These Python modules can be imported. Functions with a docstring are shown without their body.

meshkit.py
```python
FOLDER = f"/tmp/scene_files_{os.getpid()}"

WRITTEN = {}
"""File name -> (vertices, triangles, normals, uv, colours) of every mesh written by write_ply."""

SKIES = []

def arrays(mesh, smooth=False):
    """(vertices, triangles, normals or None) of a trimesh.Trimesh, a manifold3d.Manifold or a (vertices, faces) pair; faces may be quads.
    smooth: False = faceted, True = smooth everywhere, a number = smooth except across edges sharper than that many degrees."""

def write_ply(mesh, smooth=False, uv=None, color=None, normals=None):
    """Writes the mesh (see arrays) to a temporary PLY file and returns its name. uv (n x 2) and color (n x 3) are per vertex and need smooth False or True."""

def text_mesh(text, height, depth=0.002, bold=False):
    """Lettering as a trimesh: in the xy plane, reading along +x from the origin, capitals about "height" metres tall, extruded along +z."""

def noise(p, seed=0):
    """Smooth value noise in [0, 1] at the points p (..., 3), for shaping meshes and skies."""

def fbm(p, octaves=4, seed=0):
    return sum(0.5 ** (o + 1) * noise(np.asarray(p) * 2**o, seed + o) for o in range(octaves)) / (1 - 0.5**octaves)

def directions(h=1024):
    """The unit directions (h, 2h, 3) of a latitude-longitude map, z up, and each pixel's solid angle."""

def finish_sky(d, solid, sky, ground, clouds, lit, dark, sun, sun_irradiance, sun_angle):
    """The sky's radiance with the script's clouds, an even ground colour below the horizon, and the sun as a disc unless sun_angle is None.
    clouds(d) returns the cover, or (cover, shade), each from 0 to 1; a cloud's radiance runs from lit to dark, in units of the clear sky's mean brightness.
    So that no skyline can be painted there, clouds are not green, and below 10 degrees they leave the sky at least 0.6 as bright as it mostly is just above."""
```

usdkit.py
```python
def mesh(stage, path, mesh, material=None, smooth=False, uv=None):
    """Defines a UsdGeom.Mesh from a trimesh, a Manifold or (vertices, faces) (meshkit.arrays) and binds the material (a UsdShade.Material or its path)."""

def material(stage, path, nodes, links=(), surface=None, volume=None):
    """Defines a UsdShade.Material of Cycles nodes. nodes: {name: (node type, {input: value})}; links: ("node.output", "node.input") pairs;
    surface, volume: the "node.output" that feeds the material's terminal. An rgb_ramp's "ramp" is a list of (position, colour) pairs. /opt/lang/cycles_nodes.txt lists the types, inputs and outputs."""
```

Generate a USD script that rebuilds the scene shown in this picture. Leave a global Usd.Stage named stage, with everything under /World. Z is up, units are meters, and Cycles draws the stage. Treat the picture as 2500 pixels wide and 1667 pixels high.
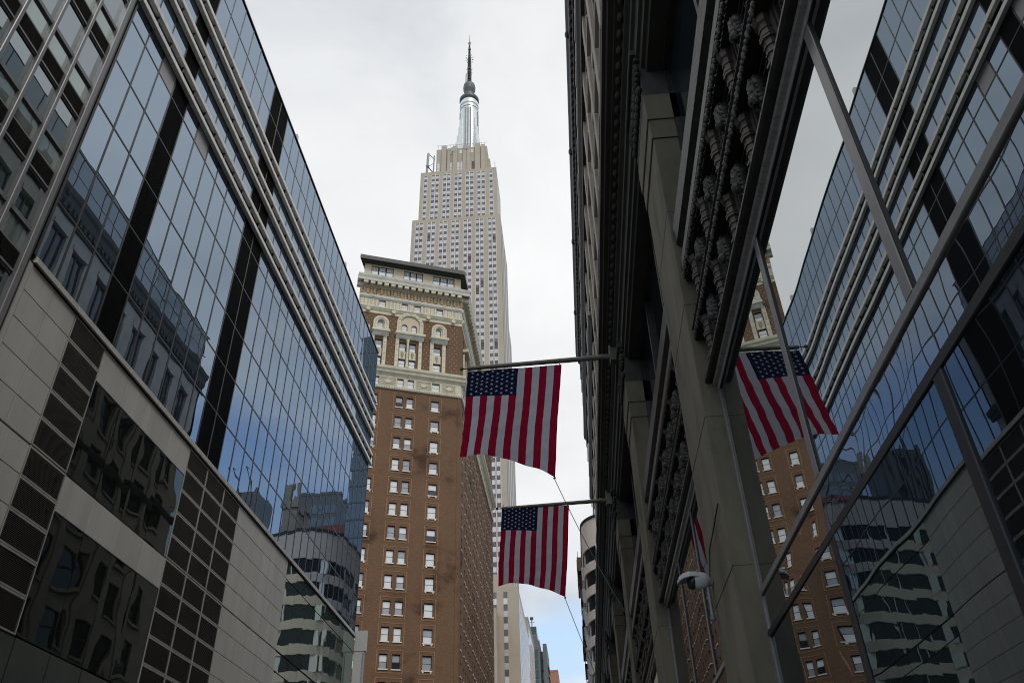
import math, random
import numpy as np
import usdkit, meshkit
from pxr import Usd, UsdGeom, UsdLux, UsdShade, Gf, Sdf, Vt
import shapely.geometry as sg
import trimesh

stage = Usd.Stage.CreateInMemory()
UsdGeom.SetStageUpAxis(stage, UsdGeom.Tokens.z)
UsdGeom.SetStageMetersPerUnit(stage, 1.0)
stage.DefinePrim('/World', 'Xform')
stage.SetDefaultPrim(stage.GetPrimAtPath('/World'))
UsdGeom.Scope.Define(stage, '/World/Looks')
rng = np.random.default_rng(7)

# ------------------------------------------------------------------ camera
PITCH, ROLL, YAW, FPX = 6.14517552e-01, -3.21250401e-02, 6.26837327e-02, 1992.16
EYE = np.array([0.0, 0.0, 1.6])
cyw, syw, cpt, spt = math.cos(YAW), math.sin(YAW), math.cos(PITCH), math.sin(PITCH)
_f = np.array([-syw * cpt, cyw * cpt, spt]); _r = np.array([cyw, syw, 0]); _u = np.cross(_r, _f)
_r2 = math.cos(ROLL) * _r + math.sin(ROLL) * _u; _u2 = math.cos(ROLL) * _u - math.sin(ROLL) * _r
cam = UsdGeom.Camera.Define(stage, '/World/camera')
cam.CreateHorizontalApertureAttr(36.0); cam.CreateVerticalApertureAttr(36.0 * 682 / 1024)
cam.CreateFocalLengthAttr(FPX / 2500 * 36.0); cam.CreateClippingRangeAttr(Gf.Vec2f(0.1, 6000))
EXPOSURE = 0.0
cam.CreateExposureAttr(EXPOSURE)
cam.AddTransformOp().Set(Gf.Matrix4d(*_r2, 0, *_u2, 0, *(-_f), 0, *EYE, 1))

# ------------------------------------------------------------------ sky and sun
SUN_EL, SUN_AZ = math.radians(52), math.radians(150)          # azimuth = atan2(x, y) of the direction towards the sun
SKY_STRENGTH = 0.15
def vmath(n, op, a=None, b=None, **k):
    d = {'math_type': op}; d.update(k); return {n: ('math', d)}
CLOUD = 5.9
sky_nodes = {
    'tc': ('texture_coordinate', {}), 'sep': ('separate_xyz', {}),
    'zc': ('math', {'math_type': 'maximum', 'value2': 0.02}), 'zp': ('math', {'math_type': 'add', 'value2': 0.22}),
    'px': ('math', {'math_type': 'divide'}), 'py': ('math', {'math_type': 'divide'}), 'pv': ('combine_xyz', {'z': 0.0}),
    'mp': ('mapping', {'location': (3.1, 0.4, 2.0), 'scale': (1, 1, 1)}),
    'n1': ('noise_texture', {'scale': 1.15, 'detail': 7.0, 'roughness': 0.56, 'distortion': 0.35}),
    'el': ('map_range', {'range_type': 'smoothstep', 'from_min': 0.22, 'from_max': 0.74, 'to_min': -0.15, 'to_max': 0.22, 'clamp': True}),
    'sum': ('math', {'math_type': 'add'}),
    'mask': ('map_range', {'range_type': 'smoothstep', 'from_min': 0.36, 'from_max': 0.56, 'to_min': 0.0, 'to_max': 1.0, 'clamp': True}),
    'n2': ('noise_texture', {'scale': 2.1, 'detail': 6.0, 'roughness': 0.52, 'distortion': 0.4}),
    'mp2': ('mapping', {'location': (8.0, 1.0, 5.0)}),
    'shade': ('rgb_ramp', {'ramp': [(0.22, (0.60 * CLOUD, 0.645 * CLOUD, 0.70 * CLOUD)), (0.46, (0.93 * CLOUD, 0.95 * CLOUD, 0.975 * CLOUD)), (0.68, (1.10 * CLOUD, 1.105 * CLOUD, 1.11 * CLOUD))]}),
    'sky': ('sky_texture', {'sky_type': 'single_scattering', 'sun_disc': False, 'sun_elevation': SUN_EL, 'sun_rotation': SUN_AZ, 'air_density': 1.0, 'aerosol_density': 1.6, 'ozone_density': 1.0}),
    'mix': ('mix', {'mix_type': 'mix'}),
    'hz': ('map_range', {'range_type': 'smoothstep', 'from_min': 0.12, 'from_max': 0.55, 'to_min': 0.85, 'to_max': 0.1, 'clamp': True}),
    'gain': ('mix', {'mix_type': 'multiply', 'fac': 1.0, 'color2': (1.9, 1.85, 1.8)}),
    'pale': ('mix', {'mix_type': 'mix', 'color2': (0.62 * CLOUD, 0.80 * CLOUD, 0.97 * CLOUD)}),
    'bg': ('background_shader', {'strength': SKY_STRENGTH}),
}
sky_links = [('tc.generated', 'sep.vector'), ('sep.z', 'zc.value1'), ('zc.value', 'zp.value1'), ('sep.x', 'px.value1'), ('zp.value', 'px.value2'), ('sep.y', 'py.value1'), ('zp.value', 'py.value2'),
    ('px.value', 'pv.x'), ('py.value', 'pv.y'), ('pv.vector', 'mp.vector'), ('mp.vector', 'n1.vector'), ('sep.z', 'el.value'), ('n1.fac', 'sum.value1'), ('el.result', 'sum.value2'), ('sum.value', 'mask.value'),
    ('pv.vector', 'mp2.vector'), ('mp2.vector', 'n2.vector'), ('n2.fac', 'shade.fac'), ('mask.result', 'mix.fac'), ('sep.z', 'hz.value'), ('hz.result', 'pale.fac'), ('sky.color', 'gain.color1'), ('gain.color', 'pale.color1'), ('pale.color', 'mix.color1'), ('shade.color', 'mix.color2'), ('mix.color', 'bg.color')]
sky_mat = usdkit.material(stage, '/World/Looks/sky', sky_nodes, sky_links, surface='bg.background')
dome = UsdLux.DomeLight.Define(stage, '/World/sky')
UsdShade.MaterialBindingAPI.Apply(dome.GetPrim()).Bind(sky_mat)
dome.GetPrim().SetCustomDataByKey('kind', 'structure')
sun = UsdLux.DistantLight.Define(stage, '/World/sun')
sun.CreateNormalizeAttr(True) if hasattr(sun, 'CreateNormalizeAttr') else UsdLux.LightAPI(sun).CreateNormalizeAttr(True)
sun.CreateIntensityAttr(0.40); sun.CreateAngleAttr(14.0); sun.CreateColorAttr(Gf.Vec3f(1.0, 0.95, 0.87))
_sd = np.array([math.cos(SUN_EL) * math.sin(SUN_AZ), math.cos(SUN_EL) * math.cos(SUN_AZ), math.sin(SUN_EL)])   # towards the sun
_x = np.cross([0, 0, 1.0], _sd); _x /= np.linalg.norm(_x); _y = np.cross(_sd, _x)
sun.AddTransformOp().Set(Gf.Matrix4d(*_x, 0, *_y, 0, *_sd, 0, 0, 0, 100, 1))

# ------------------------------------------------------------------ helpers
_names = {}
def numbered(parent, name):
    k = (parent, name); n = _names.get(k, 0); _names[k] = n + 1
    return name if n == 0 else f'{name}_{n:03d}'

class Frame:
    """s along a wall, o out of it, z up."""
    def __init__(self, org=(0, 0, 0), u=(1, 0, 0), n=(0, -1, 0)):
        self.org = np.array(org, float); u = np.array(u, float); n = np.array(n, float)
        self.M = np.stack([u / np.linalg.norm(u), n / np.linalg.norm(n), [0, 0, 1.0]])
        self.flip = np.linalg.det(self.M) < 0
    def to(self, v): return np.asarray(v, float) @ self.M + self.org

WORLD = Frame((0, 0, 0), (1, 0, 0), (0, 1, 0))
_BF = np.array([[0, 2, 1], [0, 3, 2], [4, 5, 6], [4, 6, 7], [0, 1, 5], [0, 5, 4], [1, 2, 6], [1, 6, 5], [2, 3, 7], [2, 7, 6], [3, 0, 4], [3, 4, 7]])
def sub(a, b, steps):
    return np.linspace(a, b, steps)

class MB:
    def __init__(self, frame=WORLD):
        self.fr, self.V, self.F, self.n = frame, [], [], 0
    def add(self, v, f, local=True):
        v = np.asarray(v, float); f = np.asarray(f, int)
        if local:
            v = self.fr.to(v)
            if self.fr.flip: f = f[:, ::-1]
        self.V.append(v); self.F.append(f + self.n); self.n += len(v); return self
    def box(self, a0, a1, b0, b1, c0, c1):
        return self.add([[a0, b0, c0], [a1, b0, c0], [a1, b1, c0], [a0, b1, c0], [a0, b0, c1], [a1, b0, c1], [a1, b1, c1], [a0, b1, c1]], _BF)
    def cbox(self, a0, a1, b0, b1, c0, c1, r=0.02):
        """box whose outward (+o) edges are chamfered"""
        v = [[a0, b0, c0], [a1, b0, c0], [a1, b0, c1], [a0, b0, c1], [a0, b1 - r, c0], [a1, b1 - r, c0], [a1, b1 - r, c1], [a0, b1 - r, c1],
             [a0 + r, b1, c0 + r], [a1 - r, b1, c0 + r], [a1 - r, b1, c1 - r], [a0 + r, b1, c1 - r]]
        q = [[0, 3, 2, 1], [8, 9, 10, 11]]
        for i in range(4):
            j = (i + 1) % 4
            q += [[i, j, 4 + j, 4 + i], [4 + i, 4 + j, 8 + j, 8 + i]]
        f = []
        for a, b, c, d in q: f += [[a, b, c], [a, c, d]]
        f = np.array(f)[:, ::-1]
        return self.add(v, f)
    def quad(self, p):
        return self.add(p, [[0, 1, 2], [0, 2, 3]])
    def prism(self, pts, o0, o1):
        """polygon in (s,z) pushed from o0 to o1"""
        poly = pts if hasattr(pts, 'exterior') else sg.Polygon(pts)
        m = trimesh.creation.extrude_polygon(poly, o1 - o0)
        v = m.vertices; return self.add(np.stack([v[:, 0], v[:, 2] + o0, v[:, 1]], 1), m.faces[:, ::-1])
    def profile(self, pts, s0, s1, caps=True):
        """polygon in (o,z) swept along s"""
        m = trimesh.creation.extrude_polygon(sg.Polygon(pts), s1 - s0)
        v = m.vertices; return self.add(np.stack([v[:, 2] + s0, v[:, 0], v[:, 1]], 1), m.faces)
    def lathe(self, prof, c=(0, 0), seg=10, half=None):
        """(r,z) profile turned about the vertical through c=(s,o)"""
        prof = np.array(prof, float); a = np.linspace(0, 2 * np.pi, seg, endpoint=False)
        v = np.concatenate([np.stack([c[0] + r * np.cos(a), c[1] + r * np.sin(a), np.full(seg, z)], 1) for r, z in prof])
        f = []
        for i in range(len(prof) - 1):
            for j in range(seg):
                k = (j + 1) % seg; f += [[i * seg + j, i * seg + k, (i + 1) * seg + k], [i * seg + j, (i + 1) * seg + k, (i + 1) * seg + j]]
        for j in range(1, seg - 1):
            f += [[0, j + 1, j], [(len(prof) - 1) * seg, (len(prof) - 1) * seg + j, (len(prof) - 1) * seg + j + 1]]
        return self.add(v, f)
    def ball(self, c, r, sub=1, noise=0.0, seed=0):
        m = trimesh.creation.icosphere(subdivisions=sub); v = np.array(m.vertices)
        if noise:
            v = v * (1 + noise * (meshkit.noise(v * 2.2 + seed * 7.3)[:, None] if False else noise_of(v * 2.2 + seed * 7.3)[:, None]))
        return self.add(v * np.asarray(r, float) + np.asarray(c, float), m.faces)
    def tube(self, pts, r, sides=6, local=True):
        p = np.asarray(pts, float); t = np.gradient(p, axis=0); t /= np.linalg.norm(t, axis=1, keepdims=True) + 1e-12
        ref = np.where(np.abs(t[:, 2:]) < 0.9, [[0, 0, 1.0]], [[1.0, 0, 0]])
        a = np.cross(t, ref); a /= np.linalg.norm(a, axis=1, keepdims=True); b = np.cross(t, a)
        an = np.arange(sides) * 2 * np.pi / sides; R = np.broadcast_to(np.asarray(r, float), (len(p),))
        v = (p[:, None] + R[:, None, None] * (np.cos(an)[None, :, None] * a[:, None] + np.sin(an)[None, :, None] * b[:, None])).reshape(-1, 3)
        f = []
        for i in range(len(p) - 1):
            for j in range(sides):
                k = (j + 1) % sides; f += [[i * sides + j, i * sides + k, (i + 1) * sides + k], [i * sides + j, (i + 1) * sides + k, (i + 1) * sides + j]]
        e = (len(p) - 1) * sides
        for j in range(1, sides - 1): f += [[0, j + 1, j], [e, e + j, e + j + 1]]
        return self.add(v, f, local)
    def arrays(self):
        return np.concatenate(self.V), np.concatenate(self.F)

def noise_of(p):
    p = np.asarray(p, float) * 2.4
    return np.asarray(meshkit.fbm(np.asarray(p, float))).ravel()

def tag(p, label=None, category=None, group=None, kind=None):
    for k, v in (('label', label), ('category', category), ('group', group), ('kind', kind)):
        if v: p.SetCustomDataByKey(k, v)

class Thing:
    def __init__(self, name, base, label=None, category=None, group=None, kind=None):
        self.base = np.array(base, float); self.path = '/World/' + numbered('/World', name)
        x = UsdGeom.Xform.Define(stage, self.path); x.AddTranslateOp().Set(Gf.Vec3d(*map(float, base)))
        self.prim = x.GetPrim(); tag(self.prim, label, category, group, kind)
    def part(self, name, mb, mat, parent=None, label=None, kind=None, smooth=False):
        v, f = mb.arrays(); up = parent or self.path; path = up + '/' + numbered(up, name)
        m = usdkit.mesh(stage, path, (v - self.base, f), mat, smooth=smooth)
        tag(m.GetPrim(), label, None, None, kind)
        return path

def single(name, mb, mat, label=None, category=None, group=None, kind=None, smooth=False):
    v, f = mb.arrays(); path = '/World/' + numbered('/World', name)
    m = usdkit.mesh(stage, path, (v, f), mat, smooth=smooth); tag(m.GetPrim(), label, category, group, kind); return path

def wall_grid(mb, s0, s1, z0, z1, cols, rows, o0, o1):
    """a wall with rectangular openings: full strips between the columns, spandrels between the rows"""
    c = sorted(cols); x = s0
    for a, b in c:
        if a > x + 1e-6: mb.box(x, a, o0, o1, z0, z1)
        z = z0
        for p, q in sorted(rows):
            if p > z + 1e-6: mb.box(a, b, o0, o1, z, p)
            z = q
        if z1 > z + 1e-6: mb.box(a, b, o0, o1, z, z1)
        x = b
    if s1 > x + 1e-6: mb.box(x, s1, o0, o1, z0, z1)
    return mb

# ------------------------------------------------------------------ materials
def mat(name, nodes, links, surface): return usdkit.material(stage, '/World/Looks/' + name, nodes, links, surface=surface)
def plain(name, col, rough=0.6, metal=0.0, var=0.12, scale=1.5, bump=0.0, bscale=20.0, spec=0.4, stretch=(1, 1, 1), island=0.0):
    """a colour with mottling, an optional fine relief and an optional difference from piece to piece"""
    c = np.array(col, float)
    n = {'g': ('geometry', {}), 'm': ('mapping', {'scale': stretch}), 'n': ('noise_texture', {'scale': scale, 'detail': 6.0, 'roughness': 0.6}),
         'r': ('rgb_ramp', {'ramp': [(0.25, tuple(c * (1 - var * 1.6))), (0.5, tuple(c)), (0.78, tuple(np.minimum(c * (1 + var), 0.95)))]}),
         'p': ('principled_bsdf', {'roughness': rough, 'metallic': metal, 'specular_ior_level': spec})}
    l = [('g.position', 'm.vector'), ('m.vector', 'n.vector'), ('n.fac', 'r.fac')]
    out = 'r.color'
    if island:
        n['w'] = ('object_info', {}); n['wr'] = ('map_range', {'from_min': 0.0, 'from_max': 1.0, 'to_min': 1 - island, 'to_max': 1 + island * 0.6})
        n['h'] = ('hsv', {}); l += [('w.random', 'wr.value'), ('wr.result', 'h.value'), (out, 'h.color')]; out = 'h.color'
    l.append((out, 'p.base_color'))
    if bump:
        n['bn'] = ('noise_texture', {'scale': bscale, 'detail': 5.0}); n['b'] = ('bump', {'strength': 1.0, 'distance': bump})
        l += [('m.vector', 'bn.vector'), ('bn.fac', 'b.height'), ('b.normal', 'p.normal')]
    return mat(name, n, l, 'p.BSDF')

def glass(name, dark, tint, ior, wave=0.002, wscale=0.7, rough=0.0, wstretch=(1, 1, 1), streak=0.0, wave2=0.0):
    """coated opaque-looking pane: dark room behind, mirror in front, each pane a little bowed"""
    n = {'g': ('geometry', {}), 'm': ('mapping', {'scale': wstretch}), 'o': ('object_info', {}), 'os': ('math', {'math_type': 'multiply', 'value2': 37.0}),
         'off': ('combine_xyz', {}), 'ad': ('mix_vector', {}),
         'n': ('noise_texture', {'scale': wscale, 'detail': 1.0, 'roughness': 0.4, 'dimensions': '4D'}), 'b': ('bump', {'strength': 1.0, 'distance': wave}),
         'f': ('fresnel', {'IOR': ior}), 'd': ('diffuse_bsdf', {'color': dark}), 's': ('glossy_bsdf', {'color': tint, 'roughness': rough, 'distribution': 'ggx'}), 'x': ('mix_closure', {})}
    del n['off'], n['ad']
    l = [('g.position', 'm.vector'), ('m.vector', 'n.vector'), ('o.random', 'os.value1'), ('os.value', 'n.w'), ('n.fac', 'b.height'), ('b.normal', 's.normal'), ('f.fac', 'x.fac'), ('d.BSDF', 'x.closure1'), ('s.BSDF', 'x.closure2')]
    if wave2:
        n['n2'] = ('noise_texture', {'scale': wscale * 4.0, 'detail': 0.0}); n['b2'] = ('bump', {'strength': 1.0, 'distance': wave2})
        l += [('m.vector', 'n2.vector'), ('n2.fac', 'b2.height'), ('b.normal', 'b2.normal'), ('b2.normal', 's.normal')]
        l = [x for x in l if x != ('b.normal', 's.normal')]
    return mat(name, n, l, 'x.closure')

M = {}
M['asphalt'] = plain('asphalt', (0.05, 0.05, 0.052), 0.9, var=0.2, scale=3, bump=0.004, bscale=90)
M['pavement'] = plain('pavement', (0.20, 0.195, 0.185), 0.85, var=0.15, scale=2, bump=0.002, bscale=60)
M['yellow_paint'] = plain('yellow_paint', (0.6, 0.42, 0.05), 0.7)
M['ground'] = plain('ground', (0.12, 0.12, 0.115), 0.9, var=0.2, scale=0.1)
M['office_glass'] = glass('office_glass', (0.012, 0.015, 0.02), (0.68, 0.83, 1.0), 4.4, wave=0.0048, wscale=0.55)
M['green_glass'] = glass('green_glass', (0.03, 0.04, 0.036), (0.88, 1.0, 0.95), 3.6, wave=0.010, wscale=0.5)
M['lobby_glass'] = glass('lobby_glass', (0.006, 0.007, 0.007), (0.92, 1.0, 0.96), 1.5, wave=0.018, wscale=0.5)
M['fin_glass'] = glass('fin_glass', (0.012, 0.02, 0.018), (0.84, 0.93, 0.99), 3.3, wave=0.005, wscale=0.6)
M['pale_spandrel'] = glass('pale_spandrel', (0.13, 0.155, 0.145), (0.86, 0.96, 0.94), 3.1, wave=0.008, wscale=0.8)
M['shop_glass'] = glass('shop_glass', (0.004, 0.0045, 0.005), (0.93, 0.97, 0.98), 9.0, wave=0.0030, wscale=0.55, wave2=0.0)
M['wavy_glass'] = glass('wavy_glass', (0.004, 0.0045, 0.006), (0.95, 0.97, 1.0), 6.5, wave=0.0065, wscale=1.3)
M['low_glass'] = glass('low_glass', (0.003, 0.0035, 0.004), (0.82, 0.92, 1.0), 3.0, wave=0.006, wscale=0.8)
M['dark_window'] = glass('dark_window', (0.012, 0.013, 0.015), (0.85, 0.9, 0.95), 1.6, wave=0.002, wscale=0.8)
M['upper_glass'] = glass('upper_glass', (0.008, 0.011, 0.012), (0.8, 0.9, 0.95), 1.6, wave=0.002, wscale=0.8)
M['blind_window'] = glass('blind_window', (0.66, 0.66, 0.65), (0.95, 0.97, 1.0), 1.5, wave=0.002, wscale=0.8)
M['attic_glass'] = glass('attic_glass', (0.72, 0.72, 0.71), (1, 1, 1), 2.8, wave=0.002)
M['grey_window'] = glass('grey_window', (0.30, 0.31, 0.32), (0.9, 0.95, 1.0), 1.6, wave=0.002, wscale=0.8)
M['mullion'] = plain('mullion', (0.018, 0.018, 0.02), 0.35, metal=0.3)
M['fin'] = plain('fin', (0.17, 0.17, 0.175), 0.4, metal=0.4, var=0.08)
M['slat_grey'] = plain('slat_grey', (0.10, 0.098, 0.092), 0.5)
M['rail'] = plain('rail', (0.68, 0.665, 0.63), 0.4, metal=0.1, var=0.16, scale=2.5, stretch=(1, 3, 1))
M['louver_dark'] = plain('louver_dark', (0.010, 0.010, 0.011), 0.5)
M['slat_dark'] = plain('slat_dark', (0.028, 0.028, 0.029), 0.45, metal=0.3)
M['slat'] = plain('slat', (0.33, 0.32, 0.29), 0.5, metal=0.2)
M['panel'] = plain('panel', (0.42, 0.405, 0.38), 0.5, var=0.11, scale=1.3, stretch=(1, 1, 0.12), island=0.07)
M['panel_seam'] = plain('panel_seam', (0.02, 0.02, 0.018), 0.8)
M['dark_panel'] = plain('dark_panel', (0.055, 0.06, 0.055), 0.25, var=0.15)
M['grey_pane'] = plain('grey_pane', (0.30, 0.295, 0.30), 0.3, var=0.04)
M['core'] = plain('core', (0.02, 0.02, 0.021), 0.7)
M['white_sign'] = plain('white_sign', (0.45, 0.465, 0.455), 0.4, var=0.04)
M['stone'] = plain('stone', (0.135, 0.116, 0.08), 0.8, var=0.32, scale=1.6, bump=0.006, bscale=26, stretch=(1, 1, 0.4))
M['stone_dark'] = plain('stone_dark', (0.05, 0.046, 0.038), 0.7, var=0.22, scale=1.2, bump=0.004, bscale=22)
M['wall_stone'] = plain('wall_stone', (0.42, 0.365, 0.305), 0.85, var=0.14, scale=0.8, bump=0.003, bscale=18)
M['bronze'] = plain('bronze', (0.042, 0.037, 0.032), 0.42, metal=0.4, var=0.35, scale=6, bump=0.010, bscale=24)
M['bronze_warm'] = plain('bronze_warm', (0.075, 0.06, 0.05), 0.45, metal=0.45, var=0.25, scale=6, stretch=(1, 1, 0.15))
M['frame_grey'] = plain('frame_grey', (0.19, 0.175, 0.165), 0.32, metal=0.5, var=0.12, scale=5)
M['frame_light'] = plain('frame_light', (0.42, 0.40, 0.38), 0.3, metal=0.6, var=0.25, scale=7, stretch=(1, 4, 1))
M['frame_black'] = plain('frame_black', (0.008, 0.008, 0.008), 0.4)
M['pole'] = plain('pole', (0.15, 0.14, 0.12), 0.4, metal=0.6, var=0.25)
M['rope'] = plain('rope', (0.45, 0.44, 0.42), 0.8)
M['rusty'] = plain('rusty', (0.16, 0.08, 0.05), 0.85)
M['cable'] = plain('cable', (0.012, 0.011, 0.010), 0.6)
def cloth(name, col):
    c = np.array(col)
    return mat(name, {'g': ('geometry', {}), 'w': ('noise_texture', {'scale': 9.0, 'detail': 4.0, 'distortion': 0.6}), 'm': ('mapping', {'scale': (1.2, 1, 3.5)}),
        'b': ('bump', {'strength': 1.0, 'distance': 0.035}), 'd': ('diffuse_bsdf', {'color': tuple(c)}), 't': ('translucent_bsdf' if False else 'diffuse_bsdf', {'color': tuple(c)}),
        'tr': ('translucent_bsdf', {'color': tuple(np.minimum(c * 0.9, 1))}), 'x': ('mix_closure', {'fac': 0.45})},
        [('g.position', 'm.vector'), ('m.vector', 'w.vector'), ('w.fac', 'b.height'), ('b.normal', 'd.normal'), ('d.BSDF', 'x.closure1'), ('tr.BSDF', 'x.closure2')], 'x.closure')
M['red'] = cloth('red_cloth', (0.46, 0.014, 0.05)); M['white'] = cloth('white_cloth', (0.76, 0.75, 0.82)); M['blue'] = cloth('blue_cloth', (0.018, 0.024, 0.07)); M['star'] = cloth('star_cloth', (0.74, 0.75, 0.8))
def brick(name, col, var=0.42, stain=0.4):
    c = np.array(col, float)
    return mat(name, {'g': ('geometry', {}), 'm': ('mapping', {'scale': (1.6, 1.6, 9.0)}), 'n': ('noise_texture', {'scale': 1.6, 'detail': 8.0, 'roughness': 0.75}),
        'r': ('rgb_ramp', {'ramp': [(0.3, tuple(c * (1 - var))), (0.5, tuple(c)), (0.7, tuple(c * (1 + var)))]}),
        'n2': ('noise_texture', {'scale': 0.16, 'detail': 5.0, 'roughness': 0.6}), 'r2': ('rgb_ramp', {'ramp': [(0.30, (stain, stain, stain * 1.06)), (0.42, (0.92, 0.92, 0.92)), (0.62, (1.0, 1.0, 1.0)), (0.75, (1.12, 1.06, 1.0))]}),
        'x': ('mix', {'mix_type': 'multiply', 'fac': 1.0}), 'p': ('principled_bsdf', {'roughness': 0.9, 'specular_ior_level': 0.2})},
        [('g.position', 'm.vector'), ('m.vector', 'n.vector'), ('n.fac', 'r.fac'), ('g.position', 'n2.vector'), ('n2.fac', 'r2.fac'), ('r.color', 'x.color1'), ('r2.color', 'x.color2'), ('x.color', 'p.base_color')], 'p.BSDF')
M['brick'] = brick('hotel_brick', (0.152, 0.087, 0.050))
M['brick_light'] = brick('hotel_brick_light', (0.30, 0.165, 0.09), 0.35, 0.7)
M['brick_orange'] = brick('orange_brick', (0.40, 0.19, 0.12), 0.1, 0.85)
M['brick_yellow'] = brick('yellow_brick', (0.34, 0.26, 0.13), 0.15, 0.85)
M['brick_brown'] = brick('brown_brick', (0.10, 0.065, 0.05), 0.2, 0.8)
M['cream'] = plain('cream', (0.53, 0.475, 0.35), 0.75, var=0.16, scale=0.9, island=0.05)
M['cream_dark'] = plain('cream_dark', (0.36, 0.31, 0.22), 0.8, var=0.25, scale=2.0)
M['cream_grey'] = plain('cream_grey', (0.50, 0.475, 0.40), 0.75, var=0.18, scale=0.9)
M['ochre'] = plain('ochre', (0.34, 0.20, 0.075), 0.8, var=0.3, scale=2.5)
M['tan'] = plain('tan', (0.50, 0.415, 0.285), 0.85, var=0.06)
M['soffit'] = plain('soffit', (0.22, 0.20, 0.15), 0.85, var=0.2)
M['roof_black'] = plain('roof_black', (0.014, 0.018, 0.017), 0.5, var=0.3)
M['sash'] = plain('sash', (0.018, 0.02, 0.02), 0.5)
M['sill'] = plain('sill', (0.62, 0.58, 0.52), 0.7, var=0.08)
lat = {'g': ('geometry', {}), 'm1': ('mapping', {'rotation': (0, 0.7854, 0), 'scale': (1, 1, 1)}), 'w1': ('wave_texture' if False else 'checker_texture', {'scale': 3.4, 'color1': (0.60, 0.54, 0.42), 'color2': (0.34, 0.28, 0.19)}),
       'p': ('principled_bsdf', {'roughness': 0.8})}
M['lattice'] = mat('lattice', lat, [('g.position', 'm1.vector'), ('m1.vector', 'w1.vector'), ('w1.color', 'p.base_color')], 'p.BSDF')
M['limestone'] = plain('limestone', (0.40, 0.342, 0.270), 0.85, var=0.06, scale=0.12, spec=0.2)
M['limestone_trim'] = plain('limestone_trim', (0.56, 0.53, 0.50), 0.6, var=0.05, scale=0.3)
M['tower_window'] = glass('tower_window', (0.60, 0.575, 0.58), (1, 1, 1), 1.5, wave=0.0)
M['tower_window_dim'] = glass('tower_window_dim', (0.45, 0.43, 0.44), (1, 1, 1), 1.5, wave=0.0)
M['tower_window_red'] = glass('tower_window_red', (0.10, 0.05, 0.055), (1, 1, 1), 1.5, wave=0.0)
M['spandrel'] = plain('tower_spandrel', (0.125, 0.112, 0.115), 0.5, var=0.15, scale=0.3, island=0.35)
M['silver'] = plain('silver', (0.66, 0.67, 0.66), 0.35, metal=0.25, var=0.06, scale=0.4)
M['mast_glass'] = plain('mast_glass', (0.25, 0.26, 0.25), 0.3, metal=0.3, var=0.15, scale=0.4)
M['mast_dark'] = plain('mast_dark', (0.085, 0.09, 0.088), 0.5, var=0.3, scale=0.6)
M['steel'] = plain('steel', (0.22, 0.23, 0.23), 0.5, metal=0.2)
M['dish'] = plain('dish', (0.6, 0.55, 0.47), 0.6)
M['band_beige'] = plain('band_beige', (0.56, 0.475, 0.40), 0.7, var=0.05)
M['band_white'] = plain('band_white', (0.62, 0.62, 0.59), 0.6, var=0.04)
M['band_glass'] = glass('band_glass', (0.006, 0.007, 0.009), (0.7, 0.75, 0.8), 1.3, wave=0.003)
M['band_glass_grey'] = glass('band_glass_grey', (0.16, 0.17, 0.165), (0.8, 0.85, 0.85), 1.6, wave=0.003)
M['tower_dark'] = plain('tower_dark', (0.11, 0.115, 0.12), 0.5, var=0.15, scale=0.2)
M['tower_glass'] = glass('tower_glass', (0.03, 0.05, 0.06), (0.8, 0.92, 1.0), 2.2, wave=0.01, wscale=0.2)
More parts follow.
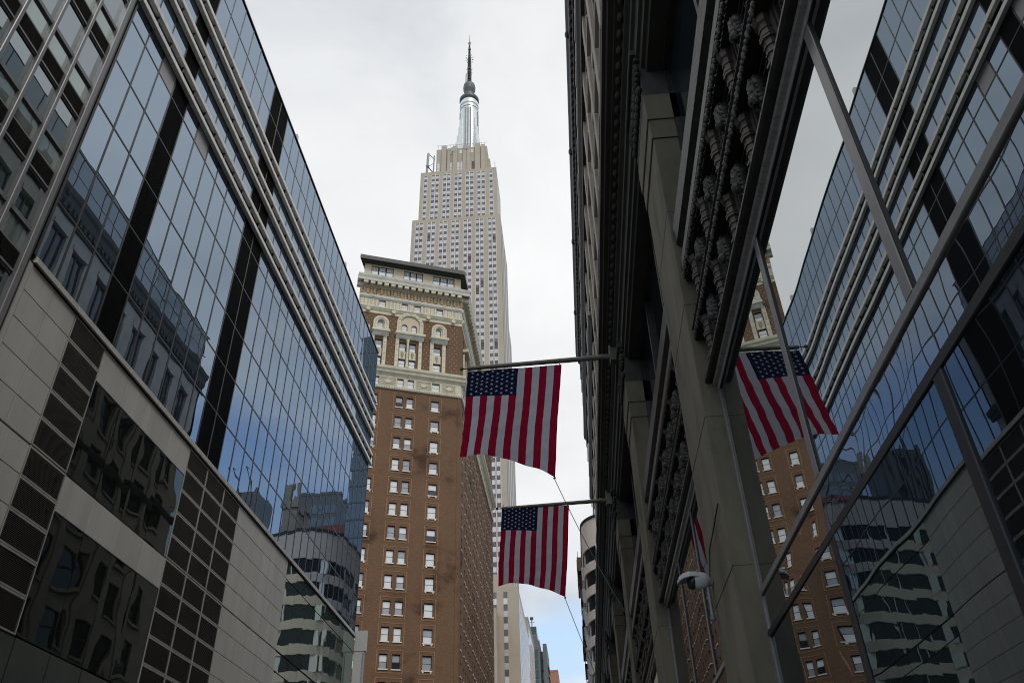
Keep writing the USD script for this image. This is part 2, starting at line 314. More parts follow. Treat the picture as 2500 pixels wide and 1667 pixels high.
M['teal_glass'] = glass('teal_glass', (0.05, 0.09, 0.095), (0.7, 0.9, 0.95), 1.9, wave=0.01, wscale=0.2)
M['slate'] = plain('slate', (0.13, 0.13, 0.135), 0.7, var=0.1, scale=0.2)
M['gothic'] = plain('gothic', (0.30, 0.26, 0.20), 0.85, var=0.15, scale=0.4)
M['red_trim'] = plain('red_trim', (0.22, 0.05, 0.045), 0.7)

# ------------------------------------------------------------------ the ground
XL, XR = -16.3, 2.17
single('ground', MB().box(-900, 900, -400, 1500, -1.2, -0.02), M['ground'], kind='structure')
single('road', MB().box(-11.4, -3.0, -120, 520, -0.3, 0.0), M['asphalt'], kind='structure')
single('avenue', MB().box(-200, 200, 74, 92, -0.3, 0.004), M['asphalt'], kind='structure')
for a, b in ((XL - 0.4, -11.4), (-3.0, 2.8)):
    single('pavement', MB().box(a, b, -120, 70, -0.3, 0.13), M['pavement'], kind='structure')

# ------------------------------------------------------------------ office building with mirror glass on the left
FL = Frame((XL, 0, 0), (0, 1, 0), (1, 0, 0))
B = Thing('glass_office_building', (XL, 18.2, 0), 'mirror glass office building with silver sunshade rails, black louver strips and pale panelled base', 'building')
B.part('building_core', MB(FL).box(18.2, 61.3, -26, -0.075, 0, 44.58), M['core'])
YC = [18.36 + 1.297 * i for i in range(34)]
ZR = [19.24, 21.70, 24.23, 26.81, 29.40, 32.0, 34.45, 37.05, 39.65, 42.1, 44.62]
louver_cols = (3, 10, 11)
panes, far = [], MB(FL)
def pane_box(mb, y0, y1, z0, z1, o=-0.016, t=0.02, tilt=0.0):
    a, b = rng.normal(0, 1, 2) * tilt
    oy, oz = a * (y1 - y0) / 2, b * (z1 - z0) / 2
    f = [o - oy - oz, o + oy - oz, o + oy + oz, o - oy + oz]
    v = [[y0, f[0], z0], [y1, f[1], z0], [y1, f[2], z1], [y0, f[3], z1]]
    v += [[p[0], p[1] - t, p[2]] for p in v]
    fc = [[0, 1, 2], [0, 2, 3], [4, 6, 5], [4, 7, 6], [0, 4, 5], [0, 5, 1], [1, 5, 6], [1, 6, 2], [2, 6, 7], [2, 7, 3], [3, 7, 4], [3, 4, 0]]
    return mb.add(v, np.array(fc)[:, ::-1])
def slats(mb, y0, y1, z0, z1, pitch, o0, o1, drop=0.6):
    z = z0 + pitch * 0.5
    while z < z1 - pitch * 0.25:
        h = pitch * drop
        mb.add([[y0, o0, z + h * 0.5], [y1, o0, z + h * 0.5], [y1, o1, z - h * 0.35], [y0, o1, z - h * 0.35], [y1, o1, z - h * 0.5], [y0, o1, z - h * 0.5]], [[0, 1, 2], [0, 2, 3], [3, 2, 4], [3, 4, 5], [0, 5, 4], [0, 4, 1]])
        z += pitch
    return mb
GREY = {(2, 5), (5, 5)}
for i in range(33):
    for r in range(10):
        y0, y1, z0, z1 = YC[i] + 0.008, YC[i + 1] - 0.008, ZR[r] + 0.008, ZR[r + 1] - 0.008
        if i in louver_cols:
            p = B.part('louver_panel', MB(FL).box(y0 - 0.01, y1 + 0.01, -0.072, -0.06, z0, z1), M['louver_dark'])
            B.part('slats', slats(MB(FL), y0 + 0.02, y1 - 0.02, z0, z1, 0.096, -0.058, 0.004), M['slat_dark'], parent=p, kind='stuff')
            continue
        if (i, r) in GREY:
            B.part('pane', pane_box(MB(FL), y0, y1, z0, 33.2), M['grey_pane'], label='opaque grey pane among the mirror glass')
            z0 = 33.24
        if len(panes) < 292 and (i < 31):
            panes.append(B.part('pane', pane_box(MB(FL), y0, y1, z0, z1, tilt=0.0012), M['office_glass']))
        else: pane_box(far, y0, y1, z0, z1, tilt=0.0012)
B.part('far_panes', far, M['office_glass'], kind='stuff')
for i, y in enumerate(YC):
    edge = 0.072 if i else 0.09
    B.part('mullion', MB(FL).box(y - edge * 0.62, y + edge * 0.62, -0.074, 0.0 if i else 0.05, 19.22, 44.6), M['mullion'])
for z in ZR[1:-1]:
    B.part('transom', MB(FL).box(18.2, 61.25, -0.0735, -0.001, z - 0.042, z + 0.042), M['mullion'])
B.part('roof_edge', MB(FL).box(18.15, 61.34, -0.3, 0.05, 44.62, 44.72), M['mullion'])
for z in (33.19, 34.02, 35.84, 36.66, 38.46, 39.28):
    rl = B.part('sunshade_rail', MB(FL).cbox(18.32, 61.4, 0.03, 0.23, z, z + 0.28, 0.02), M['rail'])
    br = MB(FL)
    for y in YC[1:]: br.box(y - 0.03, y + 0.03, -0.02, 0.029, z + 0.05, z + 0.24)
    if z in (33.19, 35.84, 38.46):
        for y in YC[1:]: br.box(y - 0.035, y + 0.035, 0.06, 0.16, z + 0.282, z + 0.82)
    B.part('brackets', br, M['mullion'], parent=rl, kind='stuff')
for y in (49.6, 36.2, 58.2):
    B.part('roof_post', MB(FL).box(y, y + 0.28, -0.5, -0.2, 44.721, 45.75), M['frame_light'])
# ledge
yy = 18.45
while yy < 61.2:
    y2 = min(yy + 1.297, 61.28)
    B.part('ledge_cap', MB(FL).cbox(yy + 0.008, y2 - 0.008, -0.07, 0.10, 18.98, 19.21, 0.015), M['panel']); yy = y2
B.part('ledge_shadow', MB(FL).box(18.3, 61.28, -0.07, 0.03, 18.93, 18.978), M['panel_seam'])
B.part('corner_trim', MB(FL).box(18.24, 18.48, -0.07, 0.02, 0, 18.925), M['panel'])
B.part('corner_pipe', MB(FL).box(18.16, 18.23, -0.07, 0.05, 0, 44.6), M['frame_black'])
RZ = [18.925, 17.95, 16.94, 15.93, 14.93, 13.92, 12.9, 11.88, 10.86, 9.83, 8.74]
def panel(y0, y1, z0, z1, m='panel'):
    return B.part('wall_panel', MB(FL).cbox(y0 + 0.012, y1 - 0.012, -0.07, 0.0, z0 + 0.012, z1 - 0.012, 0.006), M[m])
for ys in ((18.5, 19.81, 21.14), (37.1, 39.1, 41.08, 43.07, 45.07)):
    for a, b in zip(ys[:-1], ys[1:]):
        for k in range(10):
            panel(a, b, RZ[k + 1], RZ[k] if k != 5 else RZ[k] - 0.04)
def louver(y0, y1, z0, z1, pitch=0.053):
    p = B.part('base_louver', MB(FL).box(y0, y1, -0.073, -0.062, z0, z1), M['louver_dark'])
    fr = MB(FL)
    fr.box(y0 + 0.005, y0 + 0.04, -0.061, 0.01, z0, z1).box(y1 - 0.04, y1 - 0.005, -0.061, 0.01, z0, z1).box(y0 + 0.042, y1 - 0.042, -0.061, 0.008, z1 - 0.085, z1 - 0.02).box(y0 + 0.042, y1 - 0.042, -0.061, 0.008, z0, z0 + 0.05)
    B.part('louver_frame', fr, M['slat'], parent=p)
    B.part('slats', slats(MB(FL), y0 + 0.042, y1 - 0.042, z0 + 0.055, z1 - 0.09, pitch, -0.05, 0.004, 0.5), M['slat'], parent=p, kind='stuff')
for k in range(10):
    louver(21.16, 23.22, RZ[k + 1] + (0.03 if k == 4 else 0.0), RZ[k])
    for a, b in ((30.93, 32.96), (32.98, 35.05), (35.07, 37.08)):
        louver(a, b, RZ[k + 1] + (0.03 if k == 4 else 0.0), RZ[k])
W1 = [23.24, 25.12, 27.04, 29.0, 30.92]
for a, b in zip(W1[:-1], W1[1:]):
    panel(a, b, 17.57, 18.925); panel(a, b, 12.63, 13.89)
    for z0, z1 in ((13.92, 17.55), (8.74, 12.61)):
        B.part('window_pane', pane_box(MB(FL), a + 0.01, b - 0.01, z0 + 0.01, z1, tilt=0.004), M['lobby_glass'])
for a, b in zip([18.5, 20.3, 22.0, 23.3, 25.2, 27.1, 29.05, 31, 33, 35, 37.1, 39.1, 41.1, 43.1, 45.1][:-1], [20.3, 22.0, 23.3, 25.2, 27.1, 29.05, 31, 33, 35, 37.1, 39.1, 41.1, 43.1, 45.1]):
    B.part('street_level_panel', pane_box(MB(FL), a + 0.03, b - 0.03, 4.4, 8.70, tilt=0.001), M['dark_panel'])
    B.part('street_level_panel', pane_box(MB(FL), a + 0.03, b - 0.03, 0.3, 4.36, tilt=0.001), M['dark_panel'])
G = [45.09, 47.0, 49.03, 51.1, 53.12, 55.16, 57.2, 59.25, 61.24]
for a, b in zip(G[:-1], G[1:]):
    for z0, z1 in ((17.94, 18.92), (13.94, 17.9), (12.88, 13.86), (8.74, 12.84), (4.4, 8.7), (0.3, 4.36)):
        B.part('corner_pane', pane_box(MB(FL), a + 0.012, b - 0.012, z0 + 0.01, z1 - 0.01, tilt=0.003), M['green_glass'])
S = Thing('blade_sign', (XL + 0.4, 61.6, 16), 'blank white projecting sign box at the far corner of the mirror glass building', 'sign')
S.part('sign_box', MB().box(XL - 0.02, XL + 0.62, 61.45, 61.75, 12.0, 18.0), M['white_sign'])
S.part('sign_box', MB().box(XL - 0.02, XL + 0.86, 61.42, 61.78, 18.03, 19.5), M['white_sign'])
S.part('sign_edge', MB().box(XL + 0.64, XL + 0.74, 61.40, 61.8, 5.0, 18.0), M['frame_light'])

# ------------------------------------------------------------------ building with grey fins, far left
A = Thing('finned_office_building', (XL, 12, 0), 'grey finned office building with pale green spandrels at the left edge', 'building')
A.part('building_core', MB(FL).box(2.0, 18.1, -26, -0.12, 0, 52), M['core'])
fy = [18.02 - 0.08] + [16.62 - 1.312 * i for i in range(9)]
fy = sorted(fy)
for y in fy[:-1]:
    A.part('fin', MB(FL).cbox(y - 0.075, y + 0.075, -0.12, 0.10, 0.2, 52, 0.02), M['fin'])
A.part('edge_fin', MB(FL).cbox(17.86, 18.10, -0.12, 0.12, 0.2, 52, 0.02), M['fin'])
for a, b in zip(fy[:-1], fy[1:]):
    y0, y1 = a + 0.08, b - 0.08
    for k in range(-7, 5):
        z = 28.85 + 3.56 * k
        p = A.part('louver', MB(FL).box(y0, y1, -0.118, -0.10, z, z + 0.66), M['louver_dark'])
        A.part('slats', slats(MB(FL), y0, y1, z + 0.01, z + 0.65, 0.062, -0.098, -0.03), M['slat_grey'], parent=p, kind='stuff')
        for o1, q0, q1 in ((-0.03, 0.665, 0.73), (0.0, 1.62, 1.78), (-0.04, 3.40, 3.46), (0.0, 3.475, 3.555)):
            A.part('frame_bar', MB(FL).box(y0, y1, -0.118, o1, z + q0, z + q1), M['fin'])
        A.part('spandrel_pane', pane_box(MB(FL), y0, y1, z + 0.735, z + 1.615, o=-0.085, tilt=0.002), M['pale_spandrel'])
        A.part('pane', pane_box(MB(FL), y0, y1, z + 1.785, z + 3.395, o=-0.085, tilt=0.002), M['fin_glass'])

# ------------------------------------------------------------------ stone building with bronze storefronts on the right
FR = Frame((0, 0, 0), (0, 1, 0), (-1, 0, 0))          # o = -x
R0, R1 = -18.0, 66.0
R = Thing('stone_commercial_building', (2.45, 24, 0), 'dark stone commercial building with bronze storefronts and deep cornice along the right side', 'building')
R.part('building_core', MB().box(2.86, 34, R0, R1 - 0.3, 0, 46.4), M['core'])
# upper wall with recessed windows
ucols, uy = [], R0 + 1.0
while uy + 1.75 < R1 - 1.0:
    ucols.append((uy, uy + 1.75)); uy += 3.17
urows = [(17.2, 19.9), (21.3, 24.0), (25.4, 28.1), (29.5, 32.2), (33.4, 36.2)]
R.part('upper_wall', wall_grid(MB(FR), R0, R1, 15.6, 37.0, ucols, urows, -2.84, -2.52), M['wall_stone'])
arows = [(38.6, 43.2)]
R.part('attic_wall', wall_grid(MB(FR), R0, R1, 37.0, 46.4, ucols, arows, -2.84, -2.5), M['wall_stone'])
R.part('end_wall', MB().box(2.5, 34, R1 - 0.29, R1, 0, 46.4), M['wall_stone'])
for a, b in ucols:
    R.part('pilaster', MB(FR).box(a - 1.1, a - 0.32, -2.515, -2.38, 15.7, 36.6), M['wall_stone'])
    for z0, z1 in urows:
        w = R.part('upper_window', MB(FR).box(a, b, -2.8, -2.74, z0, z1), M['dark_window'])
        R.part('window_frame', MB(FR).box(a, a + 0.09, -2.73, -2.68, z0, z1).box(b - 0.09, b, -2.73, -2.68, z0, z1).box(a + 0.09, b - 0.09, -2.73, -2.685, (z0 + z1) / 2 - 0.04, (z0 + z1) / 2 + 0.04), M['bronze'], parent=w)
        R.part('window_sill', MB(FR).box(a - 0.12, b + 0.12, -2.60, -2.36, z0 - 0.22, z0 - 0.02), M['wall_stone'], parent=w)
    w = R.part('attic_window', MB(FR).box(a, b, -2.8, -2.74, 38.6, 43.2), M['dark_window'])
    R.part('window_lintel', MB(FR).box(a - 0.1, b + 0.1, -2.5, -2.42, 43.25, 43.7), M['wall_stone'], parent=w)
    R.part('mullion', MB(FR).box((a + b) / 2 - 0.06, (a + b) / 2 + 0.06, -2.735, -2.66, 38.6, 43.1), M['stone_dark'], parent=w)
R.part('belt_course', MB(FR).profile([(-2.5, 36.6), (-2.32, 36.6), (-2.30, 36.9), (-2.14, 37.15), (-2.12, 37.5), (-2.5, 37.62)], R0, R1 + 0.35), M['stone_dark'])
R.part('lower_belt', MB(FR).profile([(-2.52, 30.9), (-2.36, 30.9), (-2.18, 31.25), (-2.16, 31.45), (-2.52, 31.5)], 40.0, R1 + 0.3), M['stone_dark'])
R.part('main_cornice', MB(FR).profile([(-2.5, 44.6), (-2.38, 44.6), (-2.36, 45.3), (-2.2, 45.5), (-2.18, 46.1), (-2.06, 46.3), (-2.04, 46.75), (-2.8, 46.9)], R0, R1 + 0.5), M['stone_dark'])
den = MB(FR); yy = R0
while yy < R1: den.box(yy, yy + 0.3, -2.36, -2.21, 45.0, 45.45); yy += 0.6
R.part('dentils', den, M['stone_dark'], kind='stuff')
R.part('roof_railing', (lambda m: [m.box(y, y + 0.06, -2.75, -2.69, 46.85, 51.0) for y in np.arange(R0, R1, 1.9)] and m.box(R0, R1, -2.75, -2.69, 51.0, 51.1).box(R0, R1, -2.74, -2.70, 48.8, 48.86))(MB(FR)), M['mullion'])
for i, y in enumerate(np.arange(R0, R1 - 1.9, 1.9)):
    R.part('railing_pane', pane_box(MB(FR), y + 0.08, y + 1.88, 46.95, 50.95, o=-2.72, tilt=0.004), M['grey_window'])
hb = MB(FR)
for y in np.arange(11.6, R1 - 2, 9.5):
    hb.ball((y, -2.1, 46.1), (0.16, 0.13, 0.3), 1, 0.3, y)
R.part('lion_masks', hb, M['stone_dark'], kind='stuff')
# lower cornice
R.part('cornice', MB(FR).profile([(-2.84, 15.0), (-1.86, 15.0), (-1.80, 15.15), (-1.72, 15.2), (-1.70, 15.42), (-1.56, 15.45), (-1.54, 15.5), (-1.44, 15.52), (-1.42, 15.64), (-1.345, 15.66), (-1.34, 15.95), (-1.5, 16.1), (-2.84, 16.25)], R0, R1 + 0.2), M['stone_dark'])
egg = MB(FR)
for y in np.arange(R0 + 0.2, R1, 0.36):
    egg.ball((y, -1.665, 15.38), (0.11, 0.07, 0.085), 1)
R.part('egg_and_dart', egg, M['stone_dark'], kind='stuff', smooth=60)
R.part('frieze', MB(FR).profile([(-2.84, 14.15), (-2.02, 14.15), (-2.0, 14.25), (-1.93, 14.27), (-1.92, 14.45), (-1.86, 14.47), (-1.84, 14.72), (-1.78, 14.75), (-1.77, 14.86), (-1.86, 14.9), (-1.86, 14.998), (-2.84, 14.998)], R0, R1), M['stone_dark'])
lip = MB(FR)
for y in np.arange(R0 + 1.4, R1, 2.2): lip.box(y, y + 1.2, -1.42, -1.33, 15.96, 16.07)
R.part('gutter_strips', lip, M['wall_stone'], kind='stuff')
PIT, PW = 9.47, 1.72
P0 = 9.5
piers = [P0 + PIT * k for k in range(-2, 6)]
XF = -1.91                                            # pier front
XS = -2.05                                            # spandrel face
XFR = -2.10                                           # frame face
XG = -2.17                                            # glass
XU = -2.42                                            # upper glass
boss_v = None
for y in piers:
    p = R.part('pier', MB(FR).box(y + 0.01, y + PW - 0.01, -2.84, XF - 0.01, 0.13, 13.4), M['stone'])
    zj = [0.131, 1.3, 3.15, 4.9, 6.9, 8.75, 10.6, 12.3, 12.75, 13.395]
    for q in range(9):
        inset = 0.0 if q < 7 else (-0.025 if q == 7 else -0.05)
        R.part('stone_block', MB(FR).cbox(y + inset, y + PW - inset, -2.835, XF - inset, zj[q] + 0.004, zj[q + 1] - 0.004, 0.012), M['stone'], parent=p)
    R.part('pier_base', MB(FR).cbox(y - 0.08, y + PW + 0.08, -2.84, XF + 0.12, 0.13, 1.3, 0.04), M['stone'], parent=p)
    c = R.part('capital', MB(FR).cbox(y + 0.02, y + PW - 0.02, -2.6, XF + 0.05, 13.41, 13.6, 0.02).cbox(y - 0.03, y + PW + 0.03, -2.6, XF + 0.10, 14.42, 14.52, 0.02).cbox(y - 0.08, y + PW + 0.08, -2.6, XF + 0.17, 14.525, 14.66, 0.02), M['stone_dark'], parent=None)
    sc = MB(FR)
    sc.box(y + 0.04, y + PW - 0.04, -2.5, XF + 0.02, 13.6, 14.42)
    for yy in (y + 0.16, y + PW - 0.16):
        for q in range(26):
            t = q / 25 * 4.2 * np.pi; rr = 0.23 * (1 - 0.78 * q / 25)
            sc.ball((yy + rr * math.cos(t), XF + 0.07 + 0.03 * q / 25, 14.16 + rr * math.sin(t)), (0.05, 0.06, 0.05), 0)
    for q in range(5): sc.ball((y + 0.45 + q * 0.205, XF + 0.06, 14.2), (0.085, 0.07, 0.13), 1)
    R.part('volutes', sc, M['stone_dark'], parent=c)
    ropem = MB(FR)
    for q in range(9):
        yy = y + 0.12 + q * 0.185; ropem.ball((yy, XF + 0.075, 13.72), (0.105, 0.06, 0.075), 1)
    R.part('bead_moulding', ropem, M['stone_dark'], parent=c)
MOD = 1.083
def colonnette(mb, y, z0, z1, o):
    h = z1 - z0
    pr = [(0.105, 0), (0.105, 0.05), (0.075, 0.06), (0.075, 0.22), (0.088, 0.225), (0.088, 0.245), (0.075, 0.25), (0.075, 0.36), (0.088, 0.365), (0.088, 0.385), (0.075, 0.39), (0.077, 0.50), (0.10, 0.51), (0.10, 0.545), (0.082, 0.55), (0.10, 0.57), (0.10, 0.60), (0.077, 0.61),
          (0.077, 0.72), (0.088, 0.725), (0.088, 0.745), (0.075, 0.75), (0.075, 0.86), (0.095, 0.88), (0.12, 0.96), (0.12, 1.0)]
    mb.lathe([(r, z0 + h * t) for r, t in pr], (y, o), 9)
for k in range(len(piers) - 1):
    y0, y1 = piers[k] + PW, piers[k + 1]
    # upper window
    for z in (10.22, 14.06):
        R.part('upper_frame', MB(FR).box(y0, y1, XU - 0.05, XU + 0.12, z, z + 0.10), M['bronze'])
    w3 = (y1 - y0) / 3
    for j in range(3):
        a, b = y0 + j * w3, y0 + (j + 1) * w3
        p = R.part('upper_pane', pane_box(MB(FR), a + 0.06, b - 0.06, 10.32, 14.05, o=XU, tilt=0.0008), M['upper_glass'])
        if j: R.part('upper_mullion', MB(FR).box(a - 0.055, a + 0.055, XU - 0.04, XU + 0.09, 10.321, 14.055), M['frame_light' if False else 'bronze'], parent=p)
    R.part('jamb', MB(FR).box(y0, y0 + 0.05, XU - 0.3, XU + 0.1, 10.325, 14.05), M['bronze'])
    R.part('jamb', MB(FR).box(y1 - 0.05, y1, XU - 0.3, XU + 0.1, 10.325, 14.05), M['bronze'])
    R.part('head_soffit', MB(FR).box(y0, y1, -2.84, XU + 0.06, 14.061, 14.149), M['stone_dark'])
    # spandrel: three beams, two rows of panels
    sp = R.part('spandrel', MB(FR).box(y0, y1, -2.84, XS - 0.12, 7.40, 10.215), M['bronze'])
    R.part('spandrel_beam', MB(FR).profile([(XS - 0.119, 9.18), (XS + 0.05, 9.18), (XS + 0.06, 9.3), (XS + 0.09, 9.34), (XS + 0.09, 9.5), (XS + 0.0, 9.54), (XS + 0.0, 9.84), (XS + 0.09, 9.9), (XS + 0.11, 10.19), (XS - 0.119, 10.21)], y0, y1), M['bronze'], parent=sp)
    R.part('spandrel_beam', MB(FR).profile([(XS - 0.119, 8.12), (XS + 0.08, 8.12), (XS + 0.09, 8.17), (XS + 0.07, 8.2), (XS + 0.07, 8.29), (XS + 0.10, 8.31), (XS + 0.09, 8.35), (XS - 0.119, 8.37)], y0, y1), M['bronze'], parent=sp)
    R.part('spandrel_beam', MB(FR).profile([(XS - 0.119, 7.4), (XS + 0.03, 7.4), (XS + 0.06, 7.42), (XS + 0.06, 7.45), (XS - 0.119, 7.46)], y0, y1), M['bronze'], parent=sp)
    st, yc0 = 1.11, (y0 + y1) / 2 - 3.33
    for z0, z1 in ((7.46, 8.118), (8.37, 9.178)):
        for j in range(7):
            yc = yc0 + j * st
            mb = MB(FR); colonnette(mb, yc, z0, z1, XS - 0.03)
            mb.box(yc - 0.15, yc + 0.15, XS - 0.119, XS - 0.05, z0, z1)
            R.part('colonnette', mb, M['bronze_warm'], parent=sp)
            if j == 6: continue
            ym = yc + st / 2
            a, b, c, d = yc + 0.17, yc + st - 0.17, z0 + 0.03, z1 - 0.03
            for q, w in ((0, 0.035), (0.075, 0.03)):
                fr = MB(FR); o1 = XS - 0.06 - q * 0.3
                ring_ = sg.box(a + q, c + q, b - q, d - q).difference(sg.box(a + q + w, c + q + w, b - q - w, d - q - w))
                R.part('panel_border', fr.prism(ring_, XS - 0.119, o1), M['bronze_warm'], parent=sp)
            bs = MB(FR)
            zc = (z0 + z1) / 2
            bs.ball((ym, XS - 0.03, zc + 0.05), (0.058, 0.085, 0.165), 3, 0.75, j + k * 9 + z0)
            bs.ball((ym, XS + 0.045, zc - 0.075), (0.05, 0.05, 0.055), 2, 0.45, j * 3 + k)
            bs.ball((ym, XS + 0.05, zc + 0.02), (0.025, 0.04, 0.06), 1, 0.2, j)
            for sgn in (-1, 1):
                bs.ball((ym + sgn * 0.07, XS - 0.0, zc + 0.12), (0.03, 0.04, 0.05), 1, 0.3, j + sgn).ball((ym + sgn * 0.035, XS + 0.045, zc + 0.05), (0.016, 0.02, 0.016), 1)
                for q in range(5): bs.ball((ym + sgn * (0.085 - 0.006 * q), XS - 0.02, zc + 0.09 - 0.055 * q), (0.022, 0.045, 0.03), 1, 0.4, q + j)
            R.part('lion_boss', bs, M['bronze'], parent=sp)
        gr = MB(FR)
        for q, yv in enumerate(np.arange(y0 + 0.06, y1 - 0.06, 0.075)):
            gr.ball((yv, XS + 0.085, z1 + 0.02), (0.026, 0.028, 0.03 + 0.012 * (q % 3)), 1, 0.4, q)
            if q % 3 == 0 and z0 > 8: gr.ball((yv, XS + 0.055, z0 + 0.012), (0.035, 0.035, 0.022), 1, 0.4, q)
        R.part('bead_row', gr, M['bronze'], parent=sp, kind='stuff')
    # storefront window
    R.part('window_head', MB(FR).profile([(-2.84, 7.29), (-2.155, 7.29), (-2.148, 7.296), (-2.148, 7.36), (-2.10, 7.365), (-2.085, 7.39), (-2.84, 7.398)], y0, y1), M['frame_light'])
    R.part('window_head_return', MB(FR).box(y0, y1, -2.84, -2.157, 7.275, 7.289), M['frame_black'])
    R.part('transom_bar', MB(FR).cbox(y0, y1, -2.5, XG + 0.022, 4.515, 4.592, 0.006), M['frame_grey'])
    R.part('transom_bar', MB(FR).cbox(y0, y1, -2.5, XG + 0.022, 4.06, 4.135, 0.006), M['frame_black'])
    R.part('window_stool', MB(FR).cbox(y0, y1, -2.5, XG + 0.06, 0.13, 0.7, 0.02), M['frame_black'])
    R.part('side_jamb', MB(FR).box(y0, y0 + 0.07, -2.5, XG + 0.02, 0.72, 7.273), M['frame_grey'])
    R.part('side_jamb', MB(FR).box(y1 - 0.07, y1, -2.5, XG + 0.02, 0.72, 7.273), M['frame_grey'])
    muls = [y0 + (y1 - y0) * t for t in (0.30, 0.62)]
    ed = [y0 + 0.07] + muls + [y1 - 0.07]
    for j in range(3):
        a, b = ed[j] + 0.02, ed[j + 1] - 0.02
        R.part('shop_pane', pane_box(MB(FR), a, b, 4.594, 7.274, o=XG, tilt=0.0012), M['shop_glass'])
        R.part('low_pane', pane_box(MB(FR), a, b, 0.71, 4.058, o=XG, tilt=0.004), M['low_glass'])
    R.part('transom_pane', pane_box(MB(FR), ed[0], ed[-1], 4.137, 4.513, o=XG, tilt=0.0), M['wavy_glass'])
    for yv in muls:
        R.part('window_mullion', MB(FR).cbox(yv - 0.085, yv + 0.04, -2.3, XG + 0.02, 4.594, 7.274, 0.006), M['frame_grey'])
        R.part('mullion_gasket', MB(FR).box(yv - 0.105, yv - 0.087, -2.3, XG + 0.012, 4.594, 7.274), M['frame_black'])
        R.part('low_mullion', MB(FR).cbox(yv - 0.06, yv + 0.06, -2.3, XG + 0.025, 0.71, 4.058, 0.008), M['frame_black'])

# ------------------------------------------------------------------ brick hotel
HC = np.array([-16.3, 117.0, 0.0]); HU = np.array([-.9287, -.3704, 0]); HN = np.array([.3704, -.9287, 0])
FH = Frame(HC, HU, HN)
FS = Frame((-16.3, 117.0, 0), (0, 1, 0), (1, 0, 0))                      # its side along the street: s from the corner eastwards
HW, HD = 18.5, 53.0
H = Thing('brick_hotel', HC, 'tall red brown brick hotel with cream terracotta crown, arched top windows and black eaves', 'building')
def plan(off=0.0):
    c0 = HC[:2] + np.array([off * 0.9, -off * 1.2]); c1 = (HC + HU * (HW + off) + HN * off)[:2]
    return [c0, c1, c1 + np.array([0, HD]), HC[:2] + np.array([off, HD])]
def slab(z0, z1, off):
    m = trimesh.creation.extrude_polygon(sg.Polygon(plan(off)), z1 - z0); m.apply_translation((0, 0, z0)); return MB().add(m.vertices, m.faces)
H.part('building_core', slab(0, 96, -0.55), M['core'])
WX = [(3.68, 5.02), (8.06, 9.18), (9.82, 10.94), (13.92, 15.12)]
rows = [70.12, 66.38, 62.6, 58.85] + [58.85 - 3.70 * i for i in range(1, 6)]
rows += [36.65, 33.03, 29.42, 25.8, 22.2, 18.6, 15.0, 11.4]
rowz = [(z, z + 1.95) for z in rows]
H.part('brick_wall', wall_grid(MB(FH), 0, HW, 0, 73.3, WX, rowz, -0.5, 0.0), M['brick'], label='front brick wall')
SC = []
yv = 2.2
pat = [1.2, 2.6, 1.2, 1.6]
while yv < 51:
    SC.append((yv, yv + 1.1)); yv += 1.1 + pat[len(SC) % 4]
H.part('brick_wall', wall_grid(MB(FS), 0.0, HD, 0, 73.3, SC, rowz, -0.5, 0.0), M['brick'], label='side brick wall along the street')
H.part('quoin', MB(FH).box(-0.02, 0.55, -0.3, 0.06, 0, 73.25), M['brick'])
def sash_window(fr, a, b, z0, z1, o=-0.22, up='blind_window', low='blind_window', parent=None, sill=True):
    p = H.part('window', MB(fr).box(a, b, o - 0.06, o - 0.03, z0, z1), M['sash'], parent=parent)
    zm = z0 + (z1 - z0) * 0.47
    H.part('upper_sash', MB(fr).box(a + 0.07, b - 0.07, o - 0.029, o - 0.01, zm + 0.04, z1 - 0.16), M[up], parent=p)
    H.part('lower_sash', MB(fr).box(a + 0.07, b - 0.07, o - 0.029, o - 0.018, z0 + 0.08, zm - 0.04), M[low], parent=p)
    if sill: H.part('sill', MB(fr).box(a - 0.1, b + 0.1, -0.3, 0.10, z0 - 0.16, z0 - 0.01), M['sill'], parent=p)
    return p
kinds = ['blind_window'] * 4 + ['grey_window'] * 3 + ['dark_window']
for i, (z0, z1) in enumerate(rowz):
    for j, (a, b) in enumerate(WX):
        u1, l1 = kinds[int(rng.integers(7))], kinds[int(rng.integers(8))]
        p = sash_window(FH, a, b, z0, z1, up=u1, low=l1)
        if j in (0, 3) and i % 3:
            H.part('sill_brackets', MB(FH).box(a + 0.02, a + 0.22, 0.0, 0.09, z0 - 0.36, z0 - 0.17).box(b - 0.22, b - 0.02, 0.0, 0.09, z0 - 0.36, z0 - 0.17), M['sill'], parent=p)
    for a, b in ((3.68, 5.02), (8.06, 10.94), (13.92, 15.12)):
        fr = MB(FH)
        for x0, x1, y0, y1 in ((a - 0.40, a - 0.30, z0 - 0.55, z1 + 0.55), (b + 0.30, b + 0.40, z0 - 0.55, z1 + 0.55), (a - 0.30, b + 0.30, z1 + 0.47, z1 + 0.55), (a - 0.30, b + 0.30, z0 - 0.55, z0 - 0.47)):
            fr.box(x0, x1, 0.0, 0.035, y0, y1)
        H.part('brick_surround', fr, M['brick_light'])
nside, rest = 0, MB(FS)
restg = MB(FS)
for i, (z0, z1) in enumerate(rowz):
    for a, b in SC:
        if nside < 190 and a < 34 and z0 > 17:
            p = H.part('window', MB(FS).box(a, b, -0.36, -0.33, z0, z1), M['grey_window']); nside += 1
            H.part('sill', MB(FS).box(a - 0.1, b + 0.1, -0.3, 0.12, z0 - 0.15, z0 - 0.01), M['sill'], parent=p)
        else:
            rest.box(a, b, -0.36, -0.33, z0, z1); restg.box(a - 0.1, b + 0.1, -0.3, 0.12, z0 - 0.15, z0 - 0.01)
p = H.part('far_side_windows', rest, M['grey_window'], kind='stuff')
H.part('sills', restg, M['sill'], parent=p, kind='stuff')
